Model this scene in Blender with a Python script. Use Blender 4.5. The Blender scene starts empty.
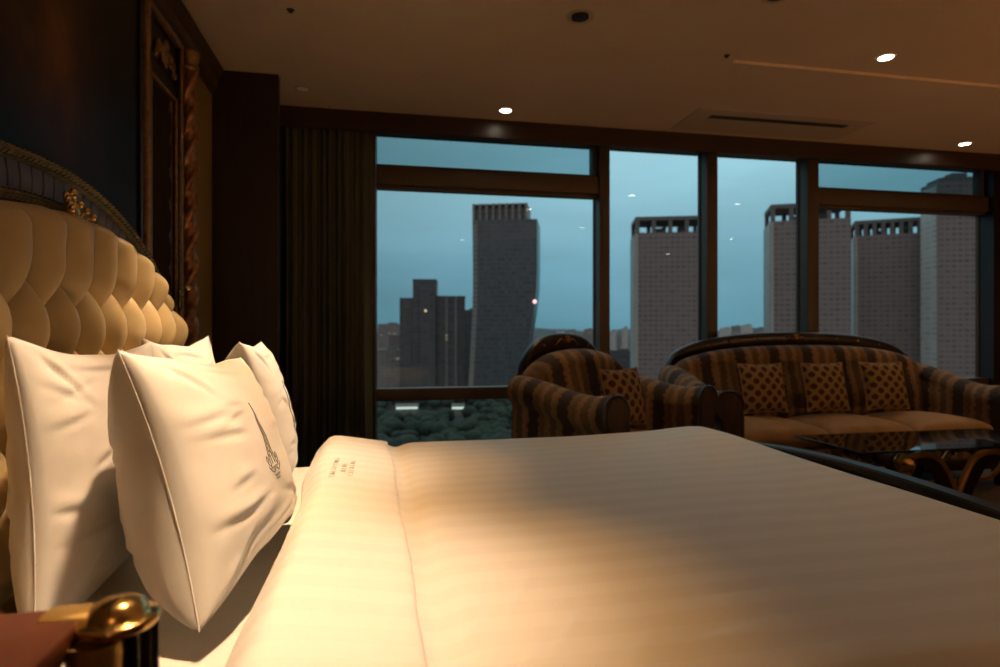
import bpy, math, random
from mathutils import Vector, Matrix, noise
random.seed(7)
PI = math.pi
C = bpy.context.scene.collection
H = 1.05            # eye height
F = 600.0           # focal length in pixels of the 1000 px frame
YAW = math.atan(117 / 600.0)

# ------------------------------------------------------------------ helpers
def ray(px, py):
    """direction per unit of forward distance for a point of the photograph"""
    r, u = (px - 500) / F, (331 - py) / F
    return Vector((math.sin(YAW) + r * math.cos(YAW), math.cos(YAW) - r * math.sin(YAW), u))

class MB:
    def __init__(self):
        self.v, self.f, self.dark = [], [], None
    def add(self, vs, fs):
        b = len(self.v)
        self.v += [tuple(p) for p in vs]
        self.f += [tuple(b + i for i in q) for q in fs]
        return self
    def box(self, x0, x1, y0, y1, z0, z1, bev=0.0):
        if bev <= 0:
            vs = [(x, y, z) for x in (x0, x1) for y in (y0, y1) for z in (z0, z1)]
            return self.add(vs, [(0, 1, 3, 2), (4, 6, 7, 5), (0, 4, 5, 1), (2, 3, 7, 6), (0, 2, 6, 4), (1, 5, 7, 3)])
        # chamfered box
        b = min(bev, (x1 - x0) / 2.01, (y1 - y0) / 2.01, (z1 - z0) / 2.01)
        import bmesh
        bm = bmesh.new()
        bmesh.ops.create_cube(bm, size=1)
        for v in bm.verts:
            v.co = Vector(((x0 + x1) / 2 + v.co.x * (x1 - x0), (y0 + y1) / 2 + v.co.y * (y1 - y0), (z0 + z1) / 2 + v.co.z * (z1 - z0)))
        bmesh.ops.bevel(bm, geom=bm.edges[:], offset=b, segments=3, profile=0.5, affect='EDGES')
        bm.verts.index_update()
        self.add([v.co.copy() for v in bm.verts], [[v.index for v in f.verts] for f in bm.faces])
        bm.free()
        return self
    def grid(self, rows, closed_u=False, closed_v=False, flip=False):
        n, m = len(rows), len(rows[0])
        vs = [p for r in rows for p in r]
        fs = []
        for i in range(n if closed_u else n - 1):
            for j in range(m if closed_v else m - 1):
                a, b, c, d = i * m + j, ((i + 1) % n) * m + j, ((i + 1) % n) * m + (j + 1) % m, i * m + (j + 1) % m
                fs.append((a, d, c, b) if flip else (a, b, c, d))
        return self.add(vs, fs)
    def loft(self, rows, caps=True, flip=False):
        """closed cross-sections joined along the way, with end caps"""
        b = len(self.v)
        self.grid(rows, closed_v=True, flip=flip)
        if caps:
            m, n = len(rows[0]), len(rows)
            s, e = list(range(m)), list(range((n - 1) * m, n * m))
            self.f.append(tuple(b + i for i in (s if not flip else s[::-1])))
            self.f.append(tuple(b + i for i in (e[::-1] if not flip else e)))
        return self
    def tube(self, pts, rad, seg=10, caps=True):
        pts = [Vector(p) for p in pts]
        n = len(pts)
        rad = rad if isinstance(rad, (list, tuple)) else [rad] * n
        rows = []
        up = None
        for i, p in enumerate(pts):
            d = (pts[min(i + 1, n - 1)] - pts[max(i - 1, 0)]).normalized()
            if up is None:
                up = Vector((0, 0, 1)) if abs(d.z) < .9 else Vector((1, 0, 0))
            s = d.cross(up).normalized()
            up = s.cross(d).normalized()
            rows.append([p + (s * math.cos(2 * PI * k / seg) + up * math.sin(2 * PI * k / seg)) * rad[i] for k in range(seg)])
        return self.loft(rows, caps)
    def lathe(self, c, prof, seg=24, axis='z', start=0.0, end=2 * PI):
        c = Vector(c)
        rows = []
        full = abs(end - start - 2 * PI) < 1e-6
        for k in range(seg if full else seg + 1):
            a = start + (end - start) * k / seg
            row = []
            for r, h in prof:
                o = (r * math.cos(a), r * math.sin(a), h)
                if axis == 'y': o = (o[0], o[2], o[1])
                if axis == 'x': o = (o[2], o[0], o[1])
                row.append(c + Vector(o))
            rows.append(row)
        return self.grid(rows, closed_u=full)
    def ball(self, c, rx, ry=None, rz=None, seg=12, rings=8):
        ry = ry or rx; rz = rz or rx
        rows = []
        for i in range(rings + 1):
            t = PI * i / rings
            rr = max(math.sin(t), 1e-4)
            rows.append([(c[0] + rx * rr * math.cos(2 * PI * k / seg), c[1] + ry * rr * math.sin(2 * PI * k / seg), c[2] + rz * math.cos(t)) for k in range(seg)])
        return self.grid(rows, closed_v=True, flip=True)
    def build(self, name, mat, parent=None, origin=None, local=False, smooth=True, angle=40):
        me = bpy.data.meshes.new(name)
        if parent is not None and not local:
            inv = MW[parent.name].inverted()
            vs = [inv @ Vector(p) for p in self.v]
        elif origin is not None:
            vs = [Vector(p) - Vector(origin) for p in self.v]
        else:
            vs = self.v
        me.from_pydata(vs, [], self.f)
        me.validate()
        if self.dark:
            me.materials.append(mat); me.materials.append(self.dark[0])
            for p_ in me.polygons:
                if self.dark[1](p_.index): p_.material_index = 1
        import bmesh
        bm = bmesh.new(); bm.from_mesh(me)
        bmesh.ops.remove_doubles(bm, verts=bm.verts, dist=1e-6)
        bmesh.ops.recalc_face_normals(bm, faces=bm.faces)
        bm.to_mesh(me); bm.free()
        if mat is not None and not self.dark: me.materials.append(mat)
        if smooth:
            for p in me.polygons: p.use_smooth = True
            me.set_sharp_from_angle(angle=math.radians(angle))
        o = bpy.data.objects.new(name, me)
        C.objects.link(o)
        if parent is not None:
            o.parent = parent
            MW[o.name] = MW[parent.name]
        elif origin is not None:
            o.location = origin
            MW[o.name] = Matrix.Translation(origin)
        else:
            MW[o.name] = Matrix.Identity(4)
        return o

MW = {}
def tag(o, label=None, cat=None, group=None, kind=None):
    if label: o['label'] = label
    if cat: o['category'] = cat
    if group: o['group'] = group
    if kind: o['kind'] = kind
    return o
def empty(name, loc, label=None, cat=None, group=None, kind=None, rz=0.0, mat=None):
    o = bpy.data.objects.new(name, None)
    C.objects.link(o)
    m = Matrix.Translation(loc) @ (mat if mat is not None else Matrix.Rotation(rz, 4, 'Z'))
    o.matrix_world = m
    o.location, o.rotation_euler = m.to_translation(), m.to_euler()
    o.empty_display_size = .1
    MW[o.name] = m
    return tag(o, label, cat, group, kind)
def copy_thing(root, loc, label, group=None):
    """a copy of a thing with its parts and sub-parts"""
    def cp(o, parent):
        c = o.copy(); C.objects.link(c)
        if parent is not None: c.parent = parent
        for ch in [x for x in bpy.data.objects if x.parent == o]: cp(ch, c)
        return c
    r = cp(root, None)
    r.location = loc
    r['label'] = label
    if group: r['group'] = group
    return r
def smooth01(t):
    t = max(0.0, min(1.0, t)); return t * t * (3 - 2 * t)
def nz(x, y, z=0.0): return noise.noise(Vector((x, y, z)))

# ------------------------------------------------------------------ materials
class NT:
    def __init__(self, name):
        self.m = bpy.data.materials.new(name); self.m.use_nodes = True
        self.t = self.m.node_tree; self.p = self.t.nodes['Principled BSDF']
        self.out = self.t.nodes['Material Output']
    def n(self, typ, **kw):
        nd = self.t.nodes.new(typ)
        for k, v in kw.items():
            if k in nd.inputs: nd.inputs[k].default_value = v
            else: setattr(nd, k, v)
        return nd
    def l(self, a, b): self.t.links.new(a, b)
    def coord(self, out='Object', scale=(1, 1, 1), rot=(0, 0, 0)):
        tc = self.n('ShaderNodeTexCoord'); mp = self.n('ShaderNodeMapping')
        mp.inputs['Scale'].default_value = scale; mp.inputs['Rotation'].default_value = rot
        self.l(tc.outputs[out], mp.inputs['Vector']); return mp.outputs['Vector']
    def math(self, op, a, b=None, c=None):
        nd = self.n('ShaderNodeMath', operation=op)
        for i, x in enumerate((a, b, c)):
            if x is None: continue
            if isinstance(x, (int, float)): nd.inputs[i].default_value = x
            else: self.l(x, nd.inputs[i])
        return nd.outputs[0]
    def ramp(self, fac, stops, interp='LINEAR'):
        r = self.n('ShaderNodeValToRGB'); r.color_ramp.interpolation = interp
        e = r.color_ramp.elements
        while len(e) > 1: e.remove(e[-1])
        e[0].position, e[0].color = stops[0][0], (*stops[0][1], 1)
        for p, c in stops[1:]:
            x = e.new(p); x.color = (*c, 1)
        self.l(fac, r.inputs[0]); return r.outputs[0]
    def mix(self, fac, a, b, blend='MIX'):
        nd = self.n('ShaderNodeMix', data_type='RGBA', blend_type=blend)
        for i, x in ((0, fac), (6, a), (7, b)):
            if isinstance(x, (int, float)): nd.inputs[i].default_value = x
            elif isinstance(x, tuple): nd.inputs[i].default_value = (*x, 1)
            else: self.l(x, nd.inputs[i])
        return nd.outputs[2]
    def bump(self, h, strength=.2, dist=.01):
        b = self.n('ShaderNodeBump', Strength=strength, Distance=dist)
        self.l(h, b.inputs['Height']); self.l(b.outputs[0], self.p.inputs['Normal'])
    def noise(self, vec, scale, detail=4.0, rough=.55):
        nd = self.n('ShaderNodeTexNoise', Scale=scale, Detail=detail, Roughness=rough)
        self.l(vec, nd.inputs['Vector']); return nd.outputs[0]
    def setp(self, **kw):
        for k, v in kw.items():
            k = k.replace('_', ' ')
            if isinstance(v, (int, float)): self.p.inputs[k].default_value = v
            elif isinstance(v, tuple): self.p.inputs[k].default_value = (*v, 1) if len(v) == 3 else v
            else: self.l(v, self.p.inputs[k])
        return self

def plain(name, col, rough=.5, metal=0.0, var=.12, scale=8.0, bump=0.0, coat=0.0, stretch=(1, 1, 1)):
    t = NT(name); v = t.coord('Object', stretch)
    nn = t.noise(v, scale)
    d = tuple(c * (1 - var) for c in col); u = tuple(min(1, c * (1 + var)) for c in col)
    t.setp(Base_Color=t.ramp(nn, [(.3, d), (.7, u)]), Roughness=rough, Metallic=metal, Coat_Weight=coat)
    if bump: t.bump(nn, bump, .004)
    return t.m
def wood(name, dark, light, rough=.35, stretch=(14, 14, 1.2), coat=0.0):
    t = NT(name); v = t.coord('Object', stretch)
    a = t.noise(v, 3.0, 8.0, .65)
    t.setp(Base_Color=t.ramp(a, [(.3, dark), (.72, light)]), Roughness=rough, Coat_Weight=coat, Coat_Roughness=.15)
    t.bump(a, .12, .002)
    return t.m

M = {}
M['ceiling'] = plain('painted_ceiling', (.66, .515, .385), .75, var=.03, scale=3)
M['ochre'] = plain('ochre_wallpaper', (.30, .19, .055), .6, var=.15, scale=40, bump=.1)
M['pilaster'] = wood('mahogany_panelling', (.009, .0035, .0018), (.024, .0085, .004), .42, (10, 10, .8))
M['valance'] = wood('mahogany_valance', (.020, .0085, .004), (.042, .017, .008), .38, (.8, 10, 14))
M['crown'] = wood('walnut_crown', (.035, .017, .007), (.085, .042, .017), .4, (14, 1, 14))
M['frame'] = plain('bronze_window_frame', (.080, .052, .028), .5, .1, .12, 6)
M['gilt'] = plain('gilt_wood', (.62, .36, .14), .34, .85, .25, 30, .2)
M['dimgilt'] = plain('aged_gilt_wood', (.28, .15, .055), .38, .55, .3, 40, .2)
M['twist'] = plain('dark_gilt_twist', (.34, .15, .055), .28, .5, .35, 40, .15)
M['brass'] = plain('polished_brass', (.80, .54, .20), .18, 1.0, .08, 12)
M['satinbrass'] = plain('satin_brass', (.78, .52, .18), .38, .9, .08, 12)
M['agedbrass'] = plain('aged_brass', (.36, .20, .075), .34, .9, .25, 20)
M['legbrass'] = plain('satin_gold_leg', (.50, .29, .11), .36, .8, .2, 20)
M['barwood'] = wood('polished_rosewood_bar', (.10, .035, .020), (.22, .085, .050), .28, (12, 1.5, 12))
M['carved_low'] = plain('dark_carving_low', (.030, .026, .018), .55, .2, .2, 60)  # darker tone for the low faces of the leaf pattern
M['carved'] = plain('antiqued_carving', (.25, .215, .125), .40, .45, .35, 60, .2)
M['bluepanel'] = plain('slate_lacquer', (.120, .100, .108), .55, 0, .3, 14)
M['darkwood'] = wood('ebonised_wood', (.010, .006, .004), (.028, .015, .009), .3)
M['crest'] = wood('dark_crest_wood', (.012, .007, .004), (.035, .020, .011), .35)
M['footwood'] = wood('black_footboard', (.008, .006, .006), (.016, .012, .011), .42, (14, 1.5, 14))
M['redwood'] = wood('cherry_table_wood', (.080, .021, .010), (.16, .047, .022), .50, (4, 1.5, 10), .0)
M['redwood'].node_tree.nodes['Principled BSDF'].inputs['Specular IOR Level'].default_value = .22
M['footwood'].node_tree.nodes['Principled BSDF'].inputs['Specular IOR Level'].default_value = .3
M['velvet'] = plain('gold_velvet', (.36, .215, .10), .75, 0, .14, 10)
M['ventpanel'] = plain('cream_vent_panel', (.50, .39, .29), .5, 0, .03)
M['black'] = plain('matt_black', (.012, .011, .010), .6)
M['metaldark'] = plain('dark_vent_metal', (.030, .024, .020), .5, .3)
M['white_trim'] = plain('cream_trim', (.48, .38, .29), .5, 0, .04)

def carpet():
    t = NT('patterned_carpet'); v = t.coord('Object')
    a = t.noise(v, 5.0, 6); b = t.noise(v, 260.0, 2)
    t.setp(Base_Color=t.mix(.35, t.ramp(a, [(.35, (.055, .03, .016)), (.65, (.11, .065, .035))]), t.ramp(b, [(.3, (.04, .022, .012)), (.7, (.13, .08, .045))])), Roughness=.95)
    t.bump(b, .4, .004); return t.m
M['carpet'] = carpet()

def linen():
    t = NT('white_pillow_cotton'); v = t.coord('Object')
    a = t.noise(v, 9.0, 3); w = t.noise(v, 700.0, 1)
    t.setp(Base_Color=t.ramp(a, [(.3, (.80, .77, .72)), (.7, (.86, .83, .78))]), Roughness=.62, Sheen_Weight=.15)
    t.bump(w, .05, .001); return t.m
M['linen'] = linen()
def sateen():
    t = NT('striped_white_sateen'); v = t.coord('Object')
    s = t.n('ShaderNodeSeparateXYZ'); t.l(v, s.inputs[0])
    w = t.math('SINE', t.math('MULTIPLY', s.outputs['Y'], 2 * PI / .094))
    m = t.math('SMOOTH_MIN', t.math('MAXIMUM', t.math('MULTIPLY_ADD', w, 5.0, .5), 0.0), 1.0, .05)
    fine = t.math('SINE', t.math('MULTIPLY', s.outputs['Y'], 2 * PI / .0118))
    f = t.math('MULTIPLY_ADD', fine, .08, m)
    t.setp(Base_Color=t.mix(f, (.795, .765, .72), (.825, .795, .75)), Roughness=t.math('MULTIPLY_ADD', m, -.16, .60), Sheen_Weight=.1)
    n2 = t.noise(v, 500, 1); t.bump(n2, .04, .001); return t.m
M['sateen'] = sateen()
def leather():
    t = NT('ivory_leather'); v = t.coord('Object')
    a = t.noise(v, 6.0, 5); b = t.noise(v, 160.0, 3)
    t.setp(Base_Color=t.ramp(a, [(.3, (.60, .45, .235)), (.7, (.72, .555, .30))]), Roughness=.34, Specular_IOR_Level=.5)
    t.bump(b, .10, .002); return t.m
M['leather'] = leather()
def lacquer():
    """black lacquer with a warm reflected glow painted in brown high on the panel"""
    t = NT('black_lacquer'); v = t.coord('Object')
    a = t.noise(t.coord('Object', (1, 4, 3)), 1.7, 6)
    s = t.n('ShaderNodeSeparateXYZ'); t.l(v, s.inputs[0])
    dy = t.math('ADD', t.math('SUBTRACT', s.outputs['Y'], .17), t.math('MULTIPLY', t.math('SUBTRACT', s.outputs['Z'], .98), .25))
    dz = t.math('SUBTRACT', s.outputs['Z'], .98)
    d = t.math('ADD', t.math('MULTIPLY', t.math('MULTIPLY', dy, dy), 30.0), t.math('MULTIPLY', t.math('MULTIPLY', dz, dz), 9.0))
    f = t.math('MULTIPLY', t.math('POWER', 2.718, t.math('MULTIPLY', d, -1.0)), t.math('MULTIPLY_ADD', a, 2.2, -.5))  # soft falloff of the painted glow, broken up by noise
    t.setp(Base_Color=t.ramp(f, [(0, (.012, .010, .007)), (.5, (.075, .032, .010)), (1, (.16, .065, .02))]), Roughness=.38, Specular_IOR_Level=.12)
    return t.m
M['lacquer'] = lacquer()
def mirror():
    t = NT('bronze_mirror'); v = t.coord('Object'); a = t.noise(v, 3, 3)
    t.setp(Base_Color=t.ramp(a, [(.3, (.40, .34, .26)), (.7, (.46, .39, .30))]), Metallic=1.0, Roughness=.04)
    return t.m
M['mirror'] = mirror()
def curtain_mat():
    t = NT('olive_striped_curtain'); v = t.coord('UV')
    s = t.n('ShaderNodeSeparateXYZ'); t.l(v, s.inputs[0])
    f = t.math('FRACT', t.math('MULTIPLY', s.outputs['X'], 9.0))
    n1 = t.noise(t.coord('Object', (60, 60, 2)), 4, 4)
    col = t.ramp(f, [(0, (.100, .100, .042)), (.30, (.100, .100, .042)), (.34, (.032, .032, .016)), (.48, (.032, .032, .016)), (.52, (.125, .090, .038)), (.60, (.125, .090, .038)), (.64, (.058, .060, .028))])
    t.setp(Base_Color=t.mix(t.math('MULTIPLY', n1, .4), col, (.025, .022, .012)), Roughness=.8, Sheen_Weight=.2)
    t.bump(n1, .2, .003); return t.m
M['curtain'] = curtain_mat()

DK, TN, OL, LT = (.030, .015, .009), (.27, .150, .062), (.150, .088, .034), (.36, .215, .105)
def stripes(axis, period=.29, phase=0.0):
    t = NT('ikat_stripe_' + axis.lower()); v = t.coord('Object')
    s = t.n('ShaderNodeSeparateXYZ'); t.l(v, s.inputs[0])
    others = [c for c in 'XYZ' if c != axis]
    jag = t.math('ADD', t.math('PINGPONG', t.math('ADD', s.outputs[others[0]], t.math('MULTIPLY', s.outputs[others[1]], .9)), .022), -.011)
    n1 = t.noise(v, 26.0, 4)
    x = t.math('ADD', t.math('ADD', s.outputs[axis], t.math('MULTIPLY', jag, .42)), t.math('MULTIPLY', t.math('ADD', n1, -.5), .055))
    f = t.math('FRACT', t.math('ADD', t.math('DIVIDE', x, period), phase + 20.0))
    col = t.ramp(f, [(0, DK), (.24, DK), (.27, TN), (.42, LT), (.45, OL), (.62, OL), (.65, LT), (.76, TN), (.80, OL), (.93, TN), (.97, DK)])
    n2 = t.noise(v, 90.0, 2)
    t.setp(Base_Color=t.mix(t.math('MULTIPLY', n2, .35), col, (.05, .03, .016)), Roughness=.85, Sheen_Weight=.15)
    t.bump(n2, .2, .004); return t.m
M['stripe_x'] = stripes('X', .275, .1)
M['stripe_y'] = stripes('Y', .27, .55)
def lattice():
    t = NT('lattice_cushion_fabric'); v = t.coord('Object')
    s = t.n('ShaderNodeSeparateXYZ'); t.l(v, s.inputs[0])
    k = PI / .058
    a = t.math('MULTIPLY', t.math('ADD', s.outputs['X'], s.outputs['Z']), k * .5 * 1.41)
    b = t.math('MULTIPLY', t.math('SUBTRACT', s.outputs['X'], s.outputs['Z']), k * .5 * 1.41)
    d = t.math('MULTIPLY', t.math('ABSOLUTE', t.math('SINE', a)), t.math('ABSOLUTE', t.math('SINE', b)))
    ln = t.math('MINIMUM', t.math('ABSOLUTE', t.math('SINE', a)), t.math('ABSOLUTE', t.math('SINE', b)))
    col = t.ramp(d, [(0, (.33, .21, .075)), (.44, (.33, .21, .075)), (.50, (.05, .010, .008)), (1.0, (.045, .008, .007))])
    n2 = t.noise(v, 90.0, 2)
    t.setp(Base_Color=t.mix(t.math('MULTIPLY', n2, .4), col, (.10, .06, .02)), Roughness=.85)
    t.bump(n2, .2, .004); return t.m
M['lattice'] = lattice()
M['darkfab'] = plain('dark_brown_ribbed_fabric', (.050, .024, .014), .8, 0, .5, 30, .2, 0, (1, 1, .1))

def glass(name, tint=(.93, .96, .95), rough=0.0, ior=1.45):
    t = NT(name)
    tr = t.n('ShaderNodeBsdfTransparent', Color=(*tint, 1)); gl = t.n('ShaderNodeBsdfGlossy', Roughness=rough)
    lw = t.n('ShaderNodeLayerWeight', Blend=.5); mx = t.n('ShaderNodeMixShader')
    f0 = ((ior - 1) / (ior + 1)) ** 2
    fr = t.math('MULTIPLY_ADD', t.math('POWER', lw.outputs['Facing'], 5.0), 1 - f0, f0)
    t.l(fr, mx.inputs[0]); t.l(tr.outputs[0], mx.inputs[1]); t.l(gl.outputs[0], mx.inputs[2])
    t.l(mx.outputs[0], t.out.inputs['Surface']); return t.m
M['pane'] = glass('window_glass')
M['pane_tinted'] = glass('tinted_transom_glass', (.60, .70, .71))
M['tableglass'] = glass('smoked_table_glass', (.42, .40, .36), 0.0, 1.55)
def emit(name, col, s):
    t = NT(name); t.setp(Base_Color=(.8, .8, .8), Emission_Color=col, Emission_Strength=s); return t.m
M['lamp'] = emit('lit_lamp_lens', (1, .86, .66), 22)
M['lampoff'] = plain('unlit_lamp_lens', (.90, .84, .74), .3)
M['thread'] = plain('grey_embroidery_thread', (.30, .28, .27), .6)
M['palethread'] = plain('pale_embroidery_thread', (.60, .58, .56), .6)

# facades ------------------------------------------------------------
def facade(name, wall, win, fz=3.6, fx=4.0, winf=.55, rough=.5, var=.35, lit=0.0):
    t = NT(name); v = t.coord('Object')
    s = t.n('ShaderNodeSeparateXYZ'); t.l(v, s.inputs[0])
    h = t.math('ADD', s.outputs['X'], s.outputs['Y'])
    cz = t.math('FRACT', t.math('DIVIDE', s.outputs['Z'], fz)); cx = t.math('FRACT', t.math('DIVIDE', h, fx))
    wz = t.math('LESS_THAN', cz, winf); wx = t.math('LESS_THAN', cx, .72)
    w = t.math('MULTIPLY', wz, wx)
    ix = t.math('FLOOR', t.math('DIVIDE', h, fx * 1.0)); iz = t.math('FLOOR', t.math('DIVIDE', s.outputs['Z'], fz))
    cmb = t.n('ShaderNodeCombineXYZ'); t.l(ix, cmb.inputs[0]); t.l(iz, cmb.inputs[1])
    wn = t.n('ShaderNodeTexWhiteNoise', noise_dimensions='2D'); t.l(cmb.outputs[0], wn.inputs[0])
    big = t.noise(t.coord('Object', (.03, .03, .06)), 1.0, 4)
    wc = t.mix(t.math('MULTIPLY', wn.outputs['Value'], var), win, tuple(min(1, c * 3) for c in win))
    col = t.mix(w, wall, wc)
    col = t.mix(t.math('MULTIPLY', big, .5), col, tuple(c * .55 for c in wall))
    t.setp(Base_Color=col, Roughness=rough)
    if lit:
        on = t.math('MULTIPLY', w, t.math('GREATER_THAN', wn.outputs['Value'], 1 - lit))
        t.setp(Emission_Color=(1, .72, .4), Emission_Strength=t.math('MULTIPLY', on, .22))
    return t.m
M['fac_res'] = facade('apartment_tower_facade', (.30, .255, .245), (.125, .112, .112), 3.3, 3.6, .5, var=.4, lit=.003)
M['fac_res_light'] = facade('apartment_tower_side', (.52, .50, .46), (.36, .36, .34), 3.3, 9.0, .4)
M['fac_glass'] = facade('glass_tower_facade', (.110, .128, .142), (.040, .058, .072), 4.2, 3.2, .62, .3, .7, .004)
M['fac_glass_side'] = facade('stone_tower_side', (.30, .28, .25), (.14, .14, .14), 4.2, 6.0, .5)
M['fac_step'] = facade('stepped_tower_facade', (.115, .125, .135), (.055, .065, .075), 3.6, 6.0, .55, .5, .6, .006)
M['fac_low'] = facade('low_block_facade', (.30, .29, .29), (.13, .14, .15), 3.4, 5.0, .5, .5, .5, .02)
M['fac_pale'] = facade('pale_block_facade', (.66, .64, .60), (.35, .36, .36), 3.2, 8.0, .4, .5, .4)
M['roofgrey'] = plain('roof_concrete', (.17, .16, .16), .8, 0, .1, .2)
M['ground'] = plain('city_ground', (.028, .036, .032), .95, 0, .3, .02)
M['treemat'] = plain('dark_park_foliage', (.017, .038, .026), .9, 0, .5, .25)
M['hill'] = plain('wooded_hill', (.09, .12, .13), .95, 0, .2, .01)

# ------------------------------------------------------------------ room shell
CZ = 2.50                    # ceiling height
XW, XR = -.93, 5.75          # headboard wall, far right wall
YB, YF = -2.4, 4.56          # wall behind the camera, outer face of the window wall
def structure(mb, name, mat, label, **kw):
    return tag(mb.build(name, mat, **kw), label, 'room', kind='structure')
structure(MB().box(XW - .2, XR + .2, YB - .2, YF, -.12, 0), 'floor', M['carpet'], 'brown patterned carpet floor of the hotel room')
# ceiling with a shallow tray over the seating side
TX, TY, TR = 1.85, 2.94, .015
c = MB()
c.box(XW - .2, TX, YB - .2, YF, CZ, CZ + .25)
c.box(TX, XR + .2, TY, YF, CZ, CZ + .25)
c.box(TX, XR + .2, YB - .2, TY, CZ + TR, CZ + .25)
structure(c, 'ceiling', M['ceiling'], 'warm plaster ceiling with a shallow raised tray', smooth=False)
structure(MB().box(XW - .2, XW, YB, YF, 0, CZ), 'wall_left', M['ochre'], 'ochre papered wall behind the headboard')
structure(MB().box(XR, XR + .2, YB, YF, 0, CZ), 'wall_right', M['ochre'], 'ochre wall at the far side of the seating area')
structure(MB().box(XW - .2, XR + .2, YB - .2, YB, 0, CZ), 'wall_back', M['ochre'], 'ochre wall behind the viewer')
structure(MB().box(XW, -.58, 3.565, 3.63, 0, CZ, .004).box(XW, -.655, 3.62, YF, 0, CZ), 'trim_1', M['pilaster'], 'dark mahogany pilaster in the corner between the headboard wall and the curtain', smooth=False)
# crown moulding along the headboard wall
prof = [(XW, 2.36), (XW + .012, 2.36), (XW + .016, 2.385), (XW + .03, 2.40), (XW + .034, 2.44), (XW + .055, 2.47), (XW + .062, CZ), (XW, CZ)]
structure(MB().loft([[(x, y, z) for x, z in prof] for y in (YB, 3.563)]), 'trim_2', M['crown'], 'dark walnut crown moulding along the top of the headboard wall', angle=25)
# valance over the windows
v = MB()
v.box(-.652, XR, 4.05, 4.085, 2.372, CZ)
v.box(-.652, XR, 4.042, 4.05, 2.372, 2.392, .003)
structure(v, 'trim_3', M['valance'], 'glossy mahogany valance board running along the top of the windows', smooth=False)
# window wall: posts between windows belong to the window frames
YG, YI = 4.42, 4.30          # glass plane, inner face of the frames
ZT = 2.496
def window(n, x0, x1, label, transom):
    """one window bay: frame, opening panes"""
    w = empty('window_%d' % n, ((x0 + x1) / 2, YG, 0), label, 'window', kind='structure')
    f = MB()
    pw = .012
    f.box(x0 - pw + .012, x0 + .006, YG - .012, YG + .02, 0.02, ZT, .002); f.box(x1 - .006, x1 + pw - .012, YG - .012, YG + .02, .02, ZT, .002)
    f.box(x0, x1, YI + .03, YG + .02, ZT - .03, ZT, .003)
    f.box(x0, x1, YI + .03, YG + .02, .02, .12, .003)
    f.box(x0, x1, YI + .02, YG + .02, .552, .640, .004)
    panes = [(.12, .552), (.640, ZT - .03)]
    if transom:
        f.box(x0, x1, YI + .02, YG + .02, 2.09, 2.215, .004)
        f.box(x0, x1, YI + .055, YG + .02, 2.068, 2.09, .003)
        f.box(x0, x1, YI + .055, YG + .02, 2.215, 2.24, .003)
        f.box(x1 - .035, x1 - .008, YI + .055, YG + .02, 2.24, ZT - .03, .003)
        panes = [(.12, .552), (.640, 2.068), (2.24, ZT - .03)]
    f.build('frame', M['frame'], w, angle=30)
    for z0, z1 in panes:
        MB().box(x0, x1, YG - .004, YG + .004, z0, z1).build('pane', M['pane_tinted'] if transom and z0 > 2.1 else M['pane'], w, smooth=False)
    return w
window(1, -.048, 1.605, 'wide left window bay with a transom above and a low rail', True)
window(2, 1.689, 2.493, 'tall full-height window left of the sofa', False)
window(3, 2.585, 3.383, 'tall full-height window behind the sofa middle', False)
window(4, 3.488, 5.188, 'wide right window bay with a transom strip above', True)
for i, (a, b, lb) in enumerate([(1.607, 1.687, 'dark bronze mullion between the wide left window and the first tall window'), (2.495, 2.583, 'dark bronze mullion between the two tall windows'),
                            (3.385, 3.486, 'dark bronze mullion between the second tall window and the right bay')]):
    structure(MB().box(a, b, YI, YG + .014, 0, ZT, .004), 'trim_%d' % (4 + i), M['frame'], lb, angle=30)
structure(MB().box(5.19, XR, YI - .02, YG + .02, 0, CZ), 'trim_7', M['pilaster'], 'dark mahogany corner post right of the right window bay', smooth=False)
structure(MB().box(-.652, XR, YI - .01, YF + .0, ZT, CZ), 'trim_8', M['frame'], 'dark bronze head rail above the panes', smooth=False)

# ------------------------------------------------------------------ curtain
def curtain(name, x0, x1, yc, z0, z1, folds, label, amp=.042):
    n, m = folds * 16, 26
    def fx(t): return x0 + (x1 - x0) * (t + .012 * math.sin(2 * PI * t * folds * .5 + 1))
    rows_f, rows_b = [], []
    for j in range(m + 1):
        z = z1 + (z0 - z1) * j / m
        k = j / m
        rf, rb = [], []
        for i in range(n + 1):
            t = i / n
            ph = 2 * PI * folds * t + .9 * math.sin(5.1 * t * 2 + .4) + .25 * k * math.sin(9 * t)
            a = amp * (.75 + .35 * math.sin(11.3 * t + 1.7)) * (.72 + .28 * k)
            s = math.sin(ph)
            y = yc - a * (s + .22 * math.sin(2 * ph + .6))
            x = fx(t) + .010 * math.cos(ph) + (.028 * k * k) * (t ** 3)
            rf.append((x, y, z)); rb.append((x, y + .006, z))
        rows_f.append(rf); rows_b.append(rb)
    root = empty(name, ((x0 + x1) / 2, yc, z0), label, 'curtain')
    mb = MB().grid(rows_f); mb.grid(rows_b, flip=True)
    o = mb.build('drape', M['curtain'], root, angle=80)
    me = o.data; uv = me.uv_layers.new(name='UVMap')
    cx = (x0 + x1) / 2
    for lp in me.loops:
        p = me.vertices[lp.vertex_index].co
        uv.data[lp.index].uv = ((p.x + cx - x0) / (x1 - x0), p.z / 2.5)
    hd = MB().box(x0, x1 + .02, yc - .012, yc + .012, z1, z1 + .02, .003)
    hd.build('heading_rail', M['crown'], root)
    return root
structure(MB().box(-.652, -.11, 4.32, YF, 0, ZT), 'wall_front', M['ochre'], 'narrow wall strip behind the curtain at the window side')
structure(MB().box(-.11, -.05, YI, YF, 0, ZT, .004), 'trim_9', M['frame'], 'bronze jamb at the left end of the windows beside the curtain', angle=30)
curtain('curtain', -.640, -.085, 4.175, .015, 2.42, 10, 'olive striped full-length curtain gathered beside the mahogany pilaster')

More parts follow.
